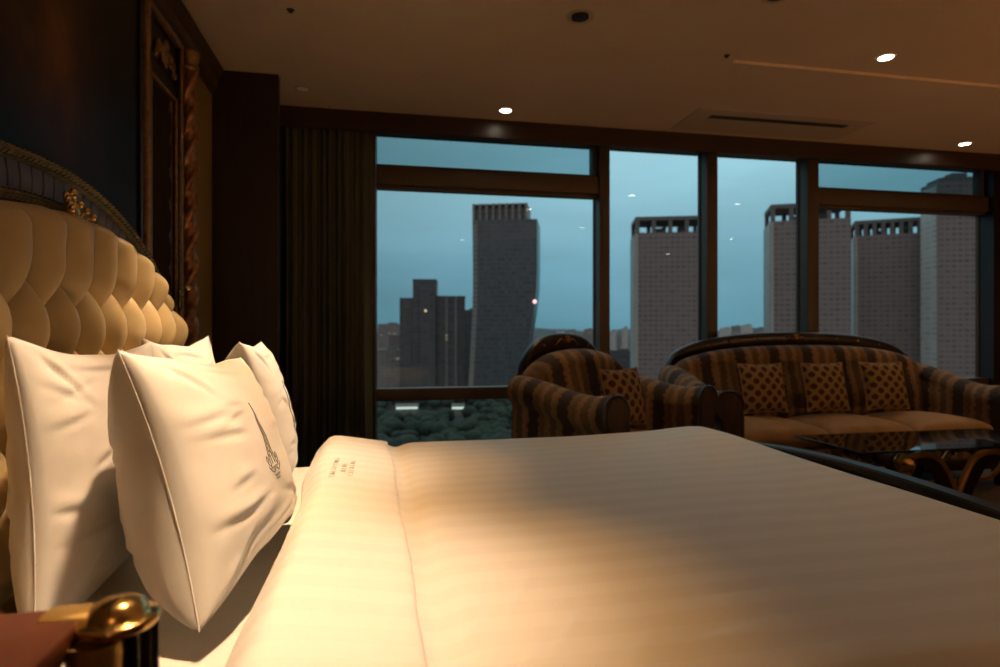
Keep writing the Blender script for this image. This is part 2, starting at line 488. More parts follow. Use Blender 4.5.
# ------------------------------------------------------------------ panelling on the headboard wall
p = empty('lacquer_panel', (XW, 1.72, .9), 'black lacquered wall panel rising behind the arched headboard', 'wall panel')
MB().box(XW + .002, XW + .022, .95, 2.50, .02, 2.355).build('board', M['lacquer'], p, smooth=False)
b = MB()
for y0, y1 in ((.945, .965), (2.485, 2.505)): b.box(XW + .022, XW + .034, y0, y1, .02, 2.355, .004)
b.box(XW + .022, XW + .032, .965, 2.485, 2.335, 2.355, .004)
b.build('edge_strip', M['darkwood'], p)

m = empty('wall_mirror', (XW, 2.76, .5), 'tall narrow gilt-framed mirror between the black panel and the twisted column', 'mirror')
y0, y1, z0, z1 = 2.525, 2.945, .35, 2.345
def frame_loop(mb, y0, y1, z0, z1, w, x0, x1):
    mb.box(x0, x1, y0, y0 + w, z0, z1, .006); mb.box(x0, x1, y1 - w, y1, z0, z1, .006)
    mb.box(x0, x1, y0 + w, y1 - w, z0, z0 + w, .006); mb.box(x0, x1, y0 + w, y1 - w, z1 - w, z1, .006)
MB().box(XW + .002, XW + .02, y0 + .004, y1 - .004, z0 + .004, z1 - .004).build('backing', M['darkwood'], m, smooth=False)
f = MB(); frame_loop(f, y0, y1, z0, z1, .030, XW + .02, XW + .045); f.build('outer_frame', M['dimgilt'], m)
f = MB(); frame_loop(f, y0 + .055, y1 - .05, z0 + .055, 2.08, .016, XW + .018, XW + .036); f.build('inner_frame', M['dimgilt'], m)
MB().box(XW + .0205, XW + .023, y0 + .068, y1 - .063, z0 + .068, 2.067).build('mirror_glass', M['mirror'], m, smooth=False)
# carved cartouche under the top rail
o = MB()
yc, zc = 2.74, 2.21
for s in (-1, 1):
    for k in range(5):
        a = k / 4 * PI
        o.ball((XW + .034, yc + s * (.02 + .022 * k), zc + .03 * math.sin(a) - .012 * k), .012, .016, .022 - .002 * k, 10, 6)
    pts = [(XW + .032, yc + s * (.015 + .10 * t), zc - .04 + .07 * math.sin(t * PI)) for t in [i / 10 for i in range(11)]]
    o.tube(pts, [.009 * (1 - .06 * i) for i in range(11)], 8)
o.ball((XW + .036, yc, zc + .035), .014, .018, .026); o.ball((XW + .036, yc, zc - .02), .012, .014, .04)
o.build('carved_cartouche', M['dimgilt'], m)
# bright knob on a short arm
k = MB().tube([(XW + .045, 2.89, 1.20), (XW + .075, 2.86, 1.205), (XW + .095, 2.82, 1.225)], .006, 8)
k.ball((XW + .098, 2.813, 1.236), .013, .013, .016)
k.box(XW + .045, XW + .05, 2.875, 2.905, 1.15, 1.235, .002)
k.build('knob', M['brass'], m)

# barley-twist half column
tc = empty('twisted_column', (XW + .046, 3.025, .0), 'dark gilt barley-twist column beside the ochre wallpaper strip', 'column')
cx, cy = XW + .046, 3.025
rows = []
nz_, nk = 420, 28
for i in range(nz_ + 1):
    z = .20 + (2.26 - .20) * i / nz_
    tw = z * 2 * PI / .30
    row = []
    for k in range(nk):
        a = 2 * PI * k / nk
        lob = max(0, math.cos((2 * (a) - tw * 2) * .5 * 2)) ** .6     # two strands
        r = .024 + .015 * lob
        leaf = .003 * max(0, math.sin(z * 2 * PI / .038 + 3 * a)) * lob
        row.append((cx + (r + leaf) * math.cos(a), cy + (r + leaf) * math.sin(a), z))
    rows.append(row)
MB().loft(rows).build('shaft', M['twist'], tc, angle=70)
MB().lathe((cx, cy, 0), [(.001, 2.26), (.034, 2.26), (.040, 2.268), (.040, 2.278), (.034, 2.286), (.036, 2.30), (.042, 2.325), (.044, 2.335), (.044, 2.345), (.001, 2.345)], 28).build('capital', M['dimgilt'], tc, angle=30)
MB().lathe((cx, cy, 0), [(.001, .003), (.044, .003), (.044, .10), (.040, .12), (.042, .14), (.036, .17), (.038, .19), (.034, .20), (.001, .20)], 28).build('base', M['dimgilt'], tc, angle=30)

# ------------------------------------------------------------------ bed
BC = 1.70                                     # centre line of the bed
bed = empty('bed', (.35, BC, 0), 'king-size bed with an arched tufted ivory leather headboard and low black footboard', 'bed')
HZ0, HR, HA = .845, 1.03, .645                # headboard arch
def arch(d, th):
    """point of the headboard outline moved inwards by d; th 0..1 from near foot over the top to far foot"""
    return None
def arch_path(d, n=900):
    R, A = HR - d, HA - d
    pts = []
    zb = .30
    for i in range(41): pts.append((BC + .02 - R, zb + (HZ0 - zb) * i / 41))
    for i in range(n + 1):
        t = PI - PI * i / n
        pts.append((BC + .02 + R * math.cos(t), HZ0 + A * math.sin(t)))
    for i in range(41): pts.append((BC + .02 + R, HZ0 - (HZ0 - zb) * (i + 1) / 41))
    return pts
XH = -.884                                    # back plane of the headboard
def arch_band(d0, d1, prof, pattern=None, n=900):
    """band of the arch between two insets; prof(w) gives the height for w 0..1 across it"""
    a, b = arch_path(d0, n), arch_path(d1, n)
    rows, ss = [], []
    s = 0.0
    for i, (p, q) in enumerate(zip(a, b)):
        if i: s += math.dist(p, a[i - 1])
        row = [(XH, p[0], p[1])]
        for w, h in prof:
            hh = h + (pattern(s, w) if pattern else 0)
            row.append((XH + hh, p[0] + (q[0] - p[0]) * w, p[1] + (q[1] - p[1]) * w))
        row.append((XH, q[0], q[1]))
        rows.append(row)
        ss.append(s)
    out = MB().loft(rows)
    if pattern is leafpat:
        m_ = len(rows[0])
        def is_dark(i):
            r_, j = divmod(i, m_)
            if r_ >= len(rows) - 1 or not 1 <= j < len(prof): return False
            w = (prof[j - 1][0] + prof[j][0]) / 2
            c = abs(w - .5) * 2
            if .66 < c < .80: return True
            return c < .66 and math.fmod(ss[r_] / .021 + c * .85, 1.0) < .42
        out.dark = (M['carved_low'], is_dark)
    return out
def leafpat(s, w):
    c = abs(w - .5) * 2
    if c > .72: return 0.0
    v = math.fmod(s / .021 + c * .85, 1.0)
    return .013 * v ** 1.3 * (1 - c * .5) - (.003 if c < .12 else 0)
mprof = [(0, .085), (.04, .097), (.10, .102), (.16, .098), (.20, .093), (.28, .094), (.36, .095), (.44, .096), (.5, .0965), (.56, .096), (.64, .095), (.72, .094), (.80, .093), (.84, .098), (.90, .102), (.96, .097), (1, .085)]
om = arch_band(0, .034, [(w, h - .050) for w, h in mprof], leafpat, 1100).build('outer_moulding', M['carved'], bed, angle=35)
om['label'] = 'leaf-carved outer moulding of the headboard arch'
def flute(s, w):
    v = math.fmod(s / .052, 1.0)
    return -.008 if v < .10 else 0.0
bp = arch_band(.0345, .102, [(0, .036), (.08, .036), (.5, .038), (.92, .036), (1, .036)], flute, 1100).build('fluted_panel', M['bluepanel'], bed, angle=25)
bp['label'] = 'slate-coloured fluted band between the carved mouldings'
im = arch_band(.1025, .137, [(w, h - .040) for w, h in mprof], leafpat, 1100).build('inner_moulding', M['carved'], bed, angle=35)
im['label'] = 'leaf-carved inner moulding round the leather'
# tufted leather
def tuft(y, z):
    a = (y - 1.414) / .137
    zr = H + .006
    b = (z - zr) / .155
    def sp(x): return abs(math.sin(PI * x))
    pw = .44
    if b <= 1.0:
        p_, q_ = a - .5 * b, a + .5 * b
        h = (sp(p_) * sp(q_)) ** pw
    else:
        h = (sp(a - .5)) ** (2 * pw)
        k_ = smooth01((b - 1) / 1.0)
        h = h * (1 - .25 * k_) + .25 * k_
    return h
BUT = []
d_in = .1365
Rin, Ain = HR - d_in, HA - d_in
def ztop(y):
    k = max(0.0, 1 - ((y - BC - .02) / Rin) ** 2)
    return HZ0 + Ain * math.sqrt(k)
rows = []
NY, NZ = 420, 190
for i in range(NY + 1):
    # crowd the columns towards the rim so the arch stays smooth
    q = -1 + 2 * i / NY
    y = BC + .02 + Rin * math.sin(q * PI / 2) * .9999
    zt = ztop(y)
    row = []
    for j in range(NZ + 1):
        t = j / NZ
        z = .42 + (zt - .42) * t
        e = 1 - math.hypot((y - BC - .02) / Rin, max(0, z - HZ0) / Ain)      # distance from the rim
        ed = min(1.0, max(0, e) / .10)
        edge = math.sqrt(max(0.0, 1 - (1 - ed) ** 2))
        h = tuft(y, z)
        x = XH + .060 + edge * (.004 + .100 * h)
        x += .0025 * nz(y * 24, z * 18) * h
        row.append((x, y, z))
    rows.append(row)
cu = MB().grid(rows).build('leather_cushion', M['leather'], bed, angle=89)
cu['label'] = 'diamond-tufted ivory leather of the headboard'
nb = 0
for jb in range(-3, 2):
    zb = H + .006 + .155 * jb
    for ia in range(-8, 12):
        yb = 1.414 + .137 * (ia + (.5 if jb % 2 else 0))
        e = math.hypot((yb - BC - .02) / Rin, max(0, zb - HZ0) / Ain)
        if e < .93 and zb > .5 and yb > 1.1:
            MB().ball((XH + .072, yb, zb), .006, .011, .011, 12, 8).build('button', M['leather'], cu)
# crest ornament at the middle of the arch
o = MB()
oy, oz, ox = 1.725, H + .285, XH + .085
for s in (-1, 1):
    for k in range(4):
        o.tube([(ox + .004 + .006 * math.sin(t * PI) + .010 * k * t, oy + s * (.006 + (.014 + .012 * k) * t), oz - .045 + (.105 - .014 * k) * t + .008 * math.sin(t * PI)) for t in [i / 8 for i in range(9)]], [.0065 - .0004 * i for i in range(9)], 8)
        o.ball((ox + .010 + .010 * k, oy + s * (.020 + .012 * k), oz + .060 - .014 * k), .009, .009, .010, 10, 6)
    o.tube([(ox + .012, oy + s * (.010 + .026 * math.sin(t * 2.4)), oz - .06 + .05 * t) for t in [i / 8 for i in range(9)]], .005, 8)
o.ball((ox + .016, oy, oz + .066), .013, .012, .016, 12, 8)
o.ball((ox + .018, oy, oz + .02), .014, .016, .030, 12, 8)
o.ball((ox + .014, oy, oz - .03), .012, .014, .024, 12, 8)
o.ball((ox + .010, oy, oz - .062), .009, .008, .014, 10, 6)
cr = o.build('crest_ornament', M['brass'], bed); cr['label'] = 'cast brass leaf ornament at the middle of the headboard arch'
# back board, rails, legs
rows = []
bk = MB()
pts = arch_path(.004, 120)
bk.loft([[(XH - .012, y, z) for y, z in pts], [(XH - .001, y, z) for y, z in pts]])
bk.build('back_board', M['darkwood'], bed, angle=30)
for s, yy in ((0, BC - .955), (1, BC + .915)):
    MB().box(XH + .10, 1.545, yy, yy + .04, .14, .36, .006).build('side_rail', M['darkwood'], bed)
for xx in (XH + .02, 1.56):
    for yy in (BC - .955, BC + .915):
        MB().lathe((xx + .03, yy + .02, 0), [(.001, 0), (.022, 0), (.030, .03), (.034, .08), (.028, .11), (.040, .13), (.040, .32), (.001, .32)], 18).build('leg', M['darkwood'], bed, angle=30)
# footboard: low, gently arched
XFB = 1.572
def foot_top(y):
    d = (y - BC) / 1.03
    return .604 - .095 * d * d
rows = []
for i in range(81):
    y = BC - 1.0 + 2.0 * i / 80
    zt = foot_top(y)
    rows.append([(XFB - .02, y, .14), (XFB - .02, y, zt - .030), (XFB - .026, y, zt - .026), (XFB - .026, y, zt - .006), (XFB - .020, y, zt), (XFB + .026, y, zt), (XFB + .032, y, zt - .006), (XFB + .032, y, zt - .026), (XFB + .024, y, zt - .030), (XFB + .024, y, .14)])
fb = MB().loft(rows).build('footboard', M['footwood'], bed, angle=30); fb['label'] = 'low black lacquered footboard with a flat top edge'

# mattress
X0M, X1M, Y0M, Y1M, ZM = -.70, 1.50, BC - .905, BC + .905, .492
mt = empty('mattress', (.37, BC, .36), 'white mattress with its fitted sheet showing below the nearest pillow', 'mattress')
MB().box(X0M, X1M, Y0M, Y1M, .365, ZM - .004, .045).build('mattress_core', M['linen'], mt, angle=60)
rows = []
for i in range(61):
    row = []
    x = X0M - .003 + (X1M - X0M + .006) * i / 60
    for j in range(101):
        s = -1 + 2 * j / 100
        y = BC + s * .908
        e = min(1, (1 - abs(s)) / .05)
        z = ZM - .05 * (1 - math.sqrt(max(0, 1 - (1 - e) ** 2))) + .002 * nz(x * 9, y * 7)
        row.append((x, y, z))
    rows.append(row)
MB().grid(rows).build('fitted_sheet', M['linen'], mt, angle=80)

# duvet: main body with drape on both long sides
def cross(s, x, lift, zt, yn, yf, rad, drop):
    """profile over the bed; s -1..1 -> (y, z)"""
    L1, arcl, L2 = drop, rad * PI / 2, (yf - yn) - 2 * rad
    tot = 2 * L1 + 2 * arcl + L2
    d = (s + 1) / 2 * tot
    if d < L1: return yn, zt - rad - L1 + d
    d -= L1
    if d < arcl:
        a = d / rad; return yn + rad - rad * math.cos(a), zt - rad + rad * math.sin(a)
    d -= arcl
    if d < L2: return yn + rad + d, zt
    d -= L2
    if d < arcl:
        a = d / rad; return yf - rad + rad * math.sin(a), zt - rad + rad * math.cos(a)
    d -= arcl
    return yf, zt - rad - d
X0D, X1D, YND, YFD, ZD = -.20, 1.535, BC - 1.005, BC + .985, .567
def wrinkle(x, y):
    w = .006 * nz(x * 1.6 + 3, y * 1.4) + .003 * nz(x * 3.5, y * 3.1, 4)
    # a few pulled creases on the near side
    for cx, cy, ang, ln, amp in ((.30, .93, .95, .16, .006), (.38, .84, .8, .14, .006), (.16, .98, 1.0, .12, .005), (.55, .86, .2, .2, .004), (.72, .80, .1, .16, .005), (.47, .80, .9, .12, .005), (.24, 1.06, 1.1, .13, .005), (.62, .97, .15, .22, .003), (.20, .84, .85, .10, .006), (.95, .90, -.5, .2, .003)):
        u = (x - cx) * math.cos(ang) + (y - cy) * math.sin(ang); v = -(x - cx) * math.sin(ang) + (y - cy) * math.cos(ang)
        if abs(u) < ln * 1.6: w += .55 * amp * math.exp(-(u / ln * 1.6) ** 2) * (math.exp(-(v / .011) ** 2) - .6 * math.exp(-((v - .022) / .016) ** 2))
    return w
def puff(x, y):
    # gentle crown towards the foot half and dip next to the fold
    c = math.exp(-((x - 1.02) / .55) ** 2) * (1 - .25 * ((y - BC) / .9) ** 2)
    dip = -.016 * math.exp(-((x - .075 + .022 * (y - BC)) / .035) ** 2)
    far = .022 * math.exp(-((x - 1.30) / .30) ** 2 - ((y - 2.35) / .30) ** 2)
    return .010 * c + far + dip + .018 * smooth01((x - 1.15) / .3)
rows = []
for i in range(141):
    x = X0D + (X1D - X0D) * i / 140
    fe = min(1, (X1D - x) / .07)
    zend = -.034 * (1 - math.sqrt(max(0, 1 - (1 - fe) ** 2)))
    row = []
    for j in range(241):
        s = -1 + 2 * j / 240
        y, z = cross(s, x, 0, ZD, YND, YFD, .075, .27)
        top = smooth01((z - ZD + .07) / .07)
        hang = 1 - top
        z += (puff(x, y) + wrinkle(x, y) + zend) * top
        y += (.012 * math.sin(x * 13 + (0 if y < BC else 2)) * (1 if y < BC else -1)) * hang - (.004 if y > BC else -.004)
        row.append((x, y, z))
    rows.append(row)
rows.append([(X1D, r[1], r[2] - (.10 if r[2] > ZD - .08 else 0)) for r in rows[-1]])
dv = empty('duvet', (.65, BC, ZD), 'white satin-striped duvet spread over the bed with its top edge turned down', 'duvet')
MB().grid(rows).build('cover', M['sateen'], dv, angle=80)
# turned-down band: a flattened roll
rows = []
XA, XB = -.232, .045
for j in range(161):
    s = -1 + 2 * j / 160
    row = []
    nprof = 36
    for k in range(nprof):
        a = 2 * PI * k / nprof
        # cross-section: rounded at the pillow side, thin edge at the foot side
        u = math.cos(a); w = math.sin(a)
        x = (XA + XB) / 2 + (XB - XA) / 2 * (abs(u) ** .55) * (1 if u > 0 else -1)
        t = (x - XA) / (XB - XA)
        thick = .046 * (1 - .58 * smooth01((t - .15) / .8))
        base = ZD - .012 - .038 * (1 - smooth01(t / .22))
        top = .030 + .006 * math.sin(t * PI)
        hh = base + (thick + .012) * (w * .5 + .5)
        row.append((x, hh))
    out = []
    for x, hh in row:
        y, z = cross(s, x, 0, 0.0, YND - .012, YFD + .012, .085, .24)
        topf = smooth01((z + .08) / .08)
        wob = .010 * nz(y * 2.1, 7.3) + .004 * nz(y * 7, 1.3)
        xx = x + wob * (1 if x > -.1 else .5) - .022 * (y - BC) * smooth01((x - XA) / (XB - XA)) - .036 * smooth01((y - 1.75) / .4) * (1 - (x - XA) / (XB - XA))
        dz = (.005 * nz(xx * 4, y * 2.2, 9) + .002 * nz(xx * 10, y * 8, 2)) * topf
        off = hh - ZD
        if z > -.0001 or topf > .999: out.append((xx, y, ZD + z + off + dz))
        else:
            # push outwards along the drape
            nrm = -1 if y < BC else 1
            out.append((xx, y + nrm * off * (1 - topf) * .6, ZD + z + off * topf + dz))
    rows.append(out)
bd = MB().loft(rows).build('turned_down_band', M['sateen'], dv, angle=80)
bd['label'] = 'turned-down band of the duvet next to the pillows'
# faint embroidered lettering-like mark near the far end of the band
e = MB()
def zband(x, y): return ZD + .040
for r, (xo, n) in enumerate(((-.155, 9), (-.125, 4), (-.10, 7))):
    for k in range(n):
        y = 2.02 + (k - n / 2) * .034 + .017
        x = xo
        for a, b2 in (((-.010, -.008), (.010, -.008)), ((.010, -.008), (.010, .008)), ((-.010, 0), (.010, .006)))[: 2 + (k + r) % 2]:
            e.tube([(x + a[0] * .7, y + a[1], .0), (x + b2[0] * .7, y + b2[1], .0)], .0011, 5)
# drop the stitches onto the band
from mathutils.bvhtree import BVHTree
inv = MW['duvet'].inverted()
bvh = BVHTree.FromPolygons([v.co for v in bd.data.vertices], [p.vertices[:] for p in bd.data.polygons])
nv = []
for (x, y, z) in e.v:
    h = bvh.ray_cast(inv @ Vector((x, y, 2)), Vector((0, 0, -1)))
    zz = (MW['duvet'] @ h[0]).z if h[0] else ZD + .04
    nv.append((x, y, zz + z + .0006))
e.v = nv
e.build('embroidery', M['palethread'], bd, smooth=False)

# ------------------------------------------------------------------ pillows
def make_pillow(label, centre, a, b, T, lean, yaw, roll=0.0, seed=0.0, emblem=False, near_pull=0.0):
    """upright pillow: local x along the bed's width, local y up, local z towards the foot"""
    R = Matrix(((0, 0, 1), (1, 0, 0), (0, 1, 0))).to_4x4()         # x->Y, y->Z, z->X
    m = Matrix.Rotation(yaw, 4, 'Z') @ Matrix.Rotation(-lean, 4, 'Y') @ R @ Matrix.Rotation(roll, 4, 'Z')
    root = empty('pillow', centre, label, 'pillow', 'white bed pillows', mat=m)
    N = 76
    rnd = random.Random(int(seed * 100))
    folds = [(rnd.choice((-1, 1)) * rnd.uniform(.25, .8), rnd.uniform(-.8, .75), rnd.uniform(-.35, .35), rnd.uniform(.12, .3), rnd.uniform(.002, .0045)) for _ in range(13)]
    folds += [(sx * .72, sy * .80, sx * sy * .75, .22, .006) for sx in (-1, 1) for sy in (-1, 1)] + [(.0, -.80, .05, .4, .006), (-.1, .84, -.04, .35, .004)]
    def outline(u, v):
        x = a * u * (1 - .085 * (1 - v * v) ** 1.0) * (1 + .02 * v * v)
        y = b * v * (1 - .085 * (1 - u * u)) * (1 + .03 * u * u)
        y += .010 * nz(u * 1.5, seed) * (1 - abs(v)) + .012 * nz(seed, u * 1.7) * abs(v)
        return x, y
    def point(u, v, side):
        x, y = outline(u, v)
        k = max(0.0, (1 - abs(u) ** 2.6)) * max(0.0, (1 - abs(v) ** 2.6))
        h = T * (.82 if side > 0 else 1.38) * k ** .44
        h *= 1 - .18 * v                                            # filling settles downwards
        wr = .0
        edge = smooth01((k) / .25)
        # tension folds running in from the rim and corners
        wr += .0035 * nz(u * 2.2 + seed, v * 2.0 + 3 * side, seed) * edge
        # long soft folds across the width
        r1 = nz(u * 1.3 + seed * 3, v * 5.5 + .8 * u, side * 5 + seed)
        wr += .0030 * r1 * edge
        for cu_, cv_, ang, ln, dp in folds:
            p_ = (u - cu_) * math.cos(ang) + (v - cv_) * math.sin(ang); q_ = -(u - cu_) * math.sin(ang) + (v - cv_) * math.cos(ang) + .10 * ((u - cu_) ** 2)
            if abs(p_) < ln * 2: wr -= dp * math.exp(-(p_ / ln) ** 2) * (math.exp(-(q_ / .028) ** 2) - .7 * math.exp(-((q_ - .075) / .05) ** 2)) * edge
        return Vector((x, y, side * (h + wr * (1 if k > 0 else 0))))
    def g(i):
        q = -1 + 2 * i / N
        return math.sin(q * PI / 2) * .35 + q * .65 if abs(q) < 1 else q
    mb = MB()
    for side in (1, -1):
        mb.grid([[point(g(i), g(j), side) for j in range(N + 1)] for i in range(N + 1)], flip=side < 0)
    mb.build('pillowcase', M['linen'], root, local=True, angle=85)
    # piped edge
    ring = []
    for t in range(N): ring.append(point(g(t), -1, 1))
    for t in range(N): ring.append(point(1, g(t), 1))
    for t in range(N): ring.append(point(g(N - t), 1, 1))
    for t in range(N): ring.append(point(-1, g(N - t), 1))
    MB().tube(ring + [ring[0]], .0014, 6, False).build('seam', M['linen'], root, local=True)
    if emblem:
        st = MB()
        def S(pts, r=.0009):
            out = []
            for (p0, p1) in zip(pts[:-1], pts[1:]):
                for k in range(4):
                    q = k / 4; out.append((p0[0] + (p1[0] - p0[0]) * q, p0[1] + (p1[1] - p0[1]) * q))
            out.append(pts[-1])
            w = [point(x / a, y / b, 1) + Vector((0, 0, .0012)) for x, y in out]
            st.tube(w, r, 5)
        ex, ey = 0.0, 0.0
        # slender tower sketch on a scrolled base
        S([(-.030, -.055), (-.018, -.01), (-.008, .055), (0, .098)]); S([(.030, -.055), (.018, -.01), (.008, .055), (0, .098)])
        S([(-.012, -.05), (-.006, .0), (-.002, .07)]); S([(.012, -.05), (.006, .0), (.002, .07)])
        for yy, hw in ((-.03, .022), (-.01, .019), (.012, .014), (.035, .010), (.058, .007)): S([(-hw, yy), (hw, yy)])
        for yy, hw in ((-.03, .022), (-.01, .018), (.012, .013)): S([(-hw, yy), (hw * .7, yy + .02)]); S([(hw, yy), (-hw * .7, yy + .02)])
        for s in (-1, 1):
            S([(s * .030, -.055), (s * .044, -.048), (s * .05, -.035), (s * .042, -.026), (s * .034, -.034), (s * .038, -.042)])
            S([(s * .006, -.062), (s * .022, -.070), (s * .040, -.064), (s * .052, -.052)])
        S([(-.036, -.058), (.036, -.058)], .0014); S([(-.006, .098), (.006, .098)]); S([(0, .098), (0, .115)])
        S([(-.020, -.078), (.020, -.078)], .0014); S([(-.014, -.088), (.014, -.088)])
        st.build('embroidered_emblem', M['thread'], root, local=True)
    return root
make_pillow('white pillow nearest the nightstand, upright against the leather headboard behind the emblem pillow', (-.592, 1.447, .772), .335, .252, .066, .08, .04, -.02, 1.3)
make_pillow('large white pillow with grey tower emblem, front of the near pair beside the nightstand', (-.355, 1.470, .760), .36, .240, .116, .285, -.03, -.06, 2.7, True)
make_pillow('white pillow at the far side of the bed, mostly hidden behind the other far pillow', (-.610, 2.08, .772), .285, .252, .075, .10, -.02, .0, 4.1)
make_pillow('white pillow with grey tower emblem nearest the curtain, front of the far pair', (-.396, 2.18, .766), .325, .248, .100, .18, .10, -.02, 6.4, True)

# ------------------------------------------------------------------ nightstand
ns = empty('nightstand', (-.55, .40, 0), 'cherry-topped nightstand with a brass gallery edge and a fluted brass-capped corner post', 'nightstand')
NX0, NX1, NY0, NY1, NZT = -.87, -.276, .14, .655, .781
MB().box(NX0, NX1, NY0, NY1, NZT - .028, NZT, .006).build('top', M['redwood'], ns)
MB().box(NX0 + .01, NX1 - .02, NY0 + .02, NY1 - .02, .12, NZT - .029, .004).build('carcass', M['redwood'], ns)
for z0 in (.14, .43):
    d = MB().box(NX1 - .0195, NX1 - .004, NY0 + .05, NY1 - .05, z0, z0 + .255, .004).build('drawer', M['redwood'], ns)
    MB().lathe((NX1 - .004, (NY0 + NY1) / 2, z0 + .13), [(.001, 0), (.008, 0), (.008, .012), (.016, .02), (.014, .03), (.001, .032)], 16, 'x').build('knob', M['brass'], d)
# gallery strip along the far edge of the top
g_ = MB()
g_.box(-.318, -.262, NY1 - .034, NY1 + .004, NZT - .022, NZT + .003, .008)
g_.build('gallery_edge', M['satinbrass'], ns)
# rounded brass corner sheath
sh = []
pcx, pcy = -.246, .628
rows = []
for zz in (.05, NZT - .016):
    rows.append([(pcx - .014 + .025 * math.cos(t), pcy - .010 + .025 * math.sin(t), zz) for t in [2 * PI * i / 24 for i in range(24)]])
MB().loft(rows).build('corner_sheath', M['satinbrass'], ns, angle=40)
rows = []
for zz in (.03, .05, NZT - .03, NZT - .012):
    rows.append([(pcx + .010 + (.020 + .0025 * math.cos(12 * t)) * math.cos(t), pcy + .006 + (.020 + .0025 * math.cos(12 * t)) * math.sin(t), zz) for t in [2 * PI * i / 96 for i in range(96)]])
MB().loft(rows).build('corner_post', M['darkwood'], ns, angle=50)
MB().lathe((pcx, pcy, NZT - .012), [(.001, 0), (.031, 0), (.0345, .004), (.0355, .009), (.0335, .0115), (.0275, .0118), (.0262, .0125), (.0250, .017), (.0215, .0225), (.014, .027), (.001, .029)], 40).build('post_cap', M['brass'], ns, angle=50)
for xx, yy in ((NX0 + .04, NY0 + .04), (NX0 + .04, NY1 - .05), (NX1 - .05, NY0 + .04)):
    MB().lathe((xx, yy, 0), [(.001, 0), (.016, 0), (.026, .05), (.028, .12), (.001, .12)], 16).build('leg', M['darkwood'], ns)
MB().lathe((pcx, pcy, 0), [(.001, 0), (.02, 0), (.03, .02), (.03, .03), (.001, .03)], 20).build('leg', M['darkwood'], ns)

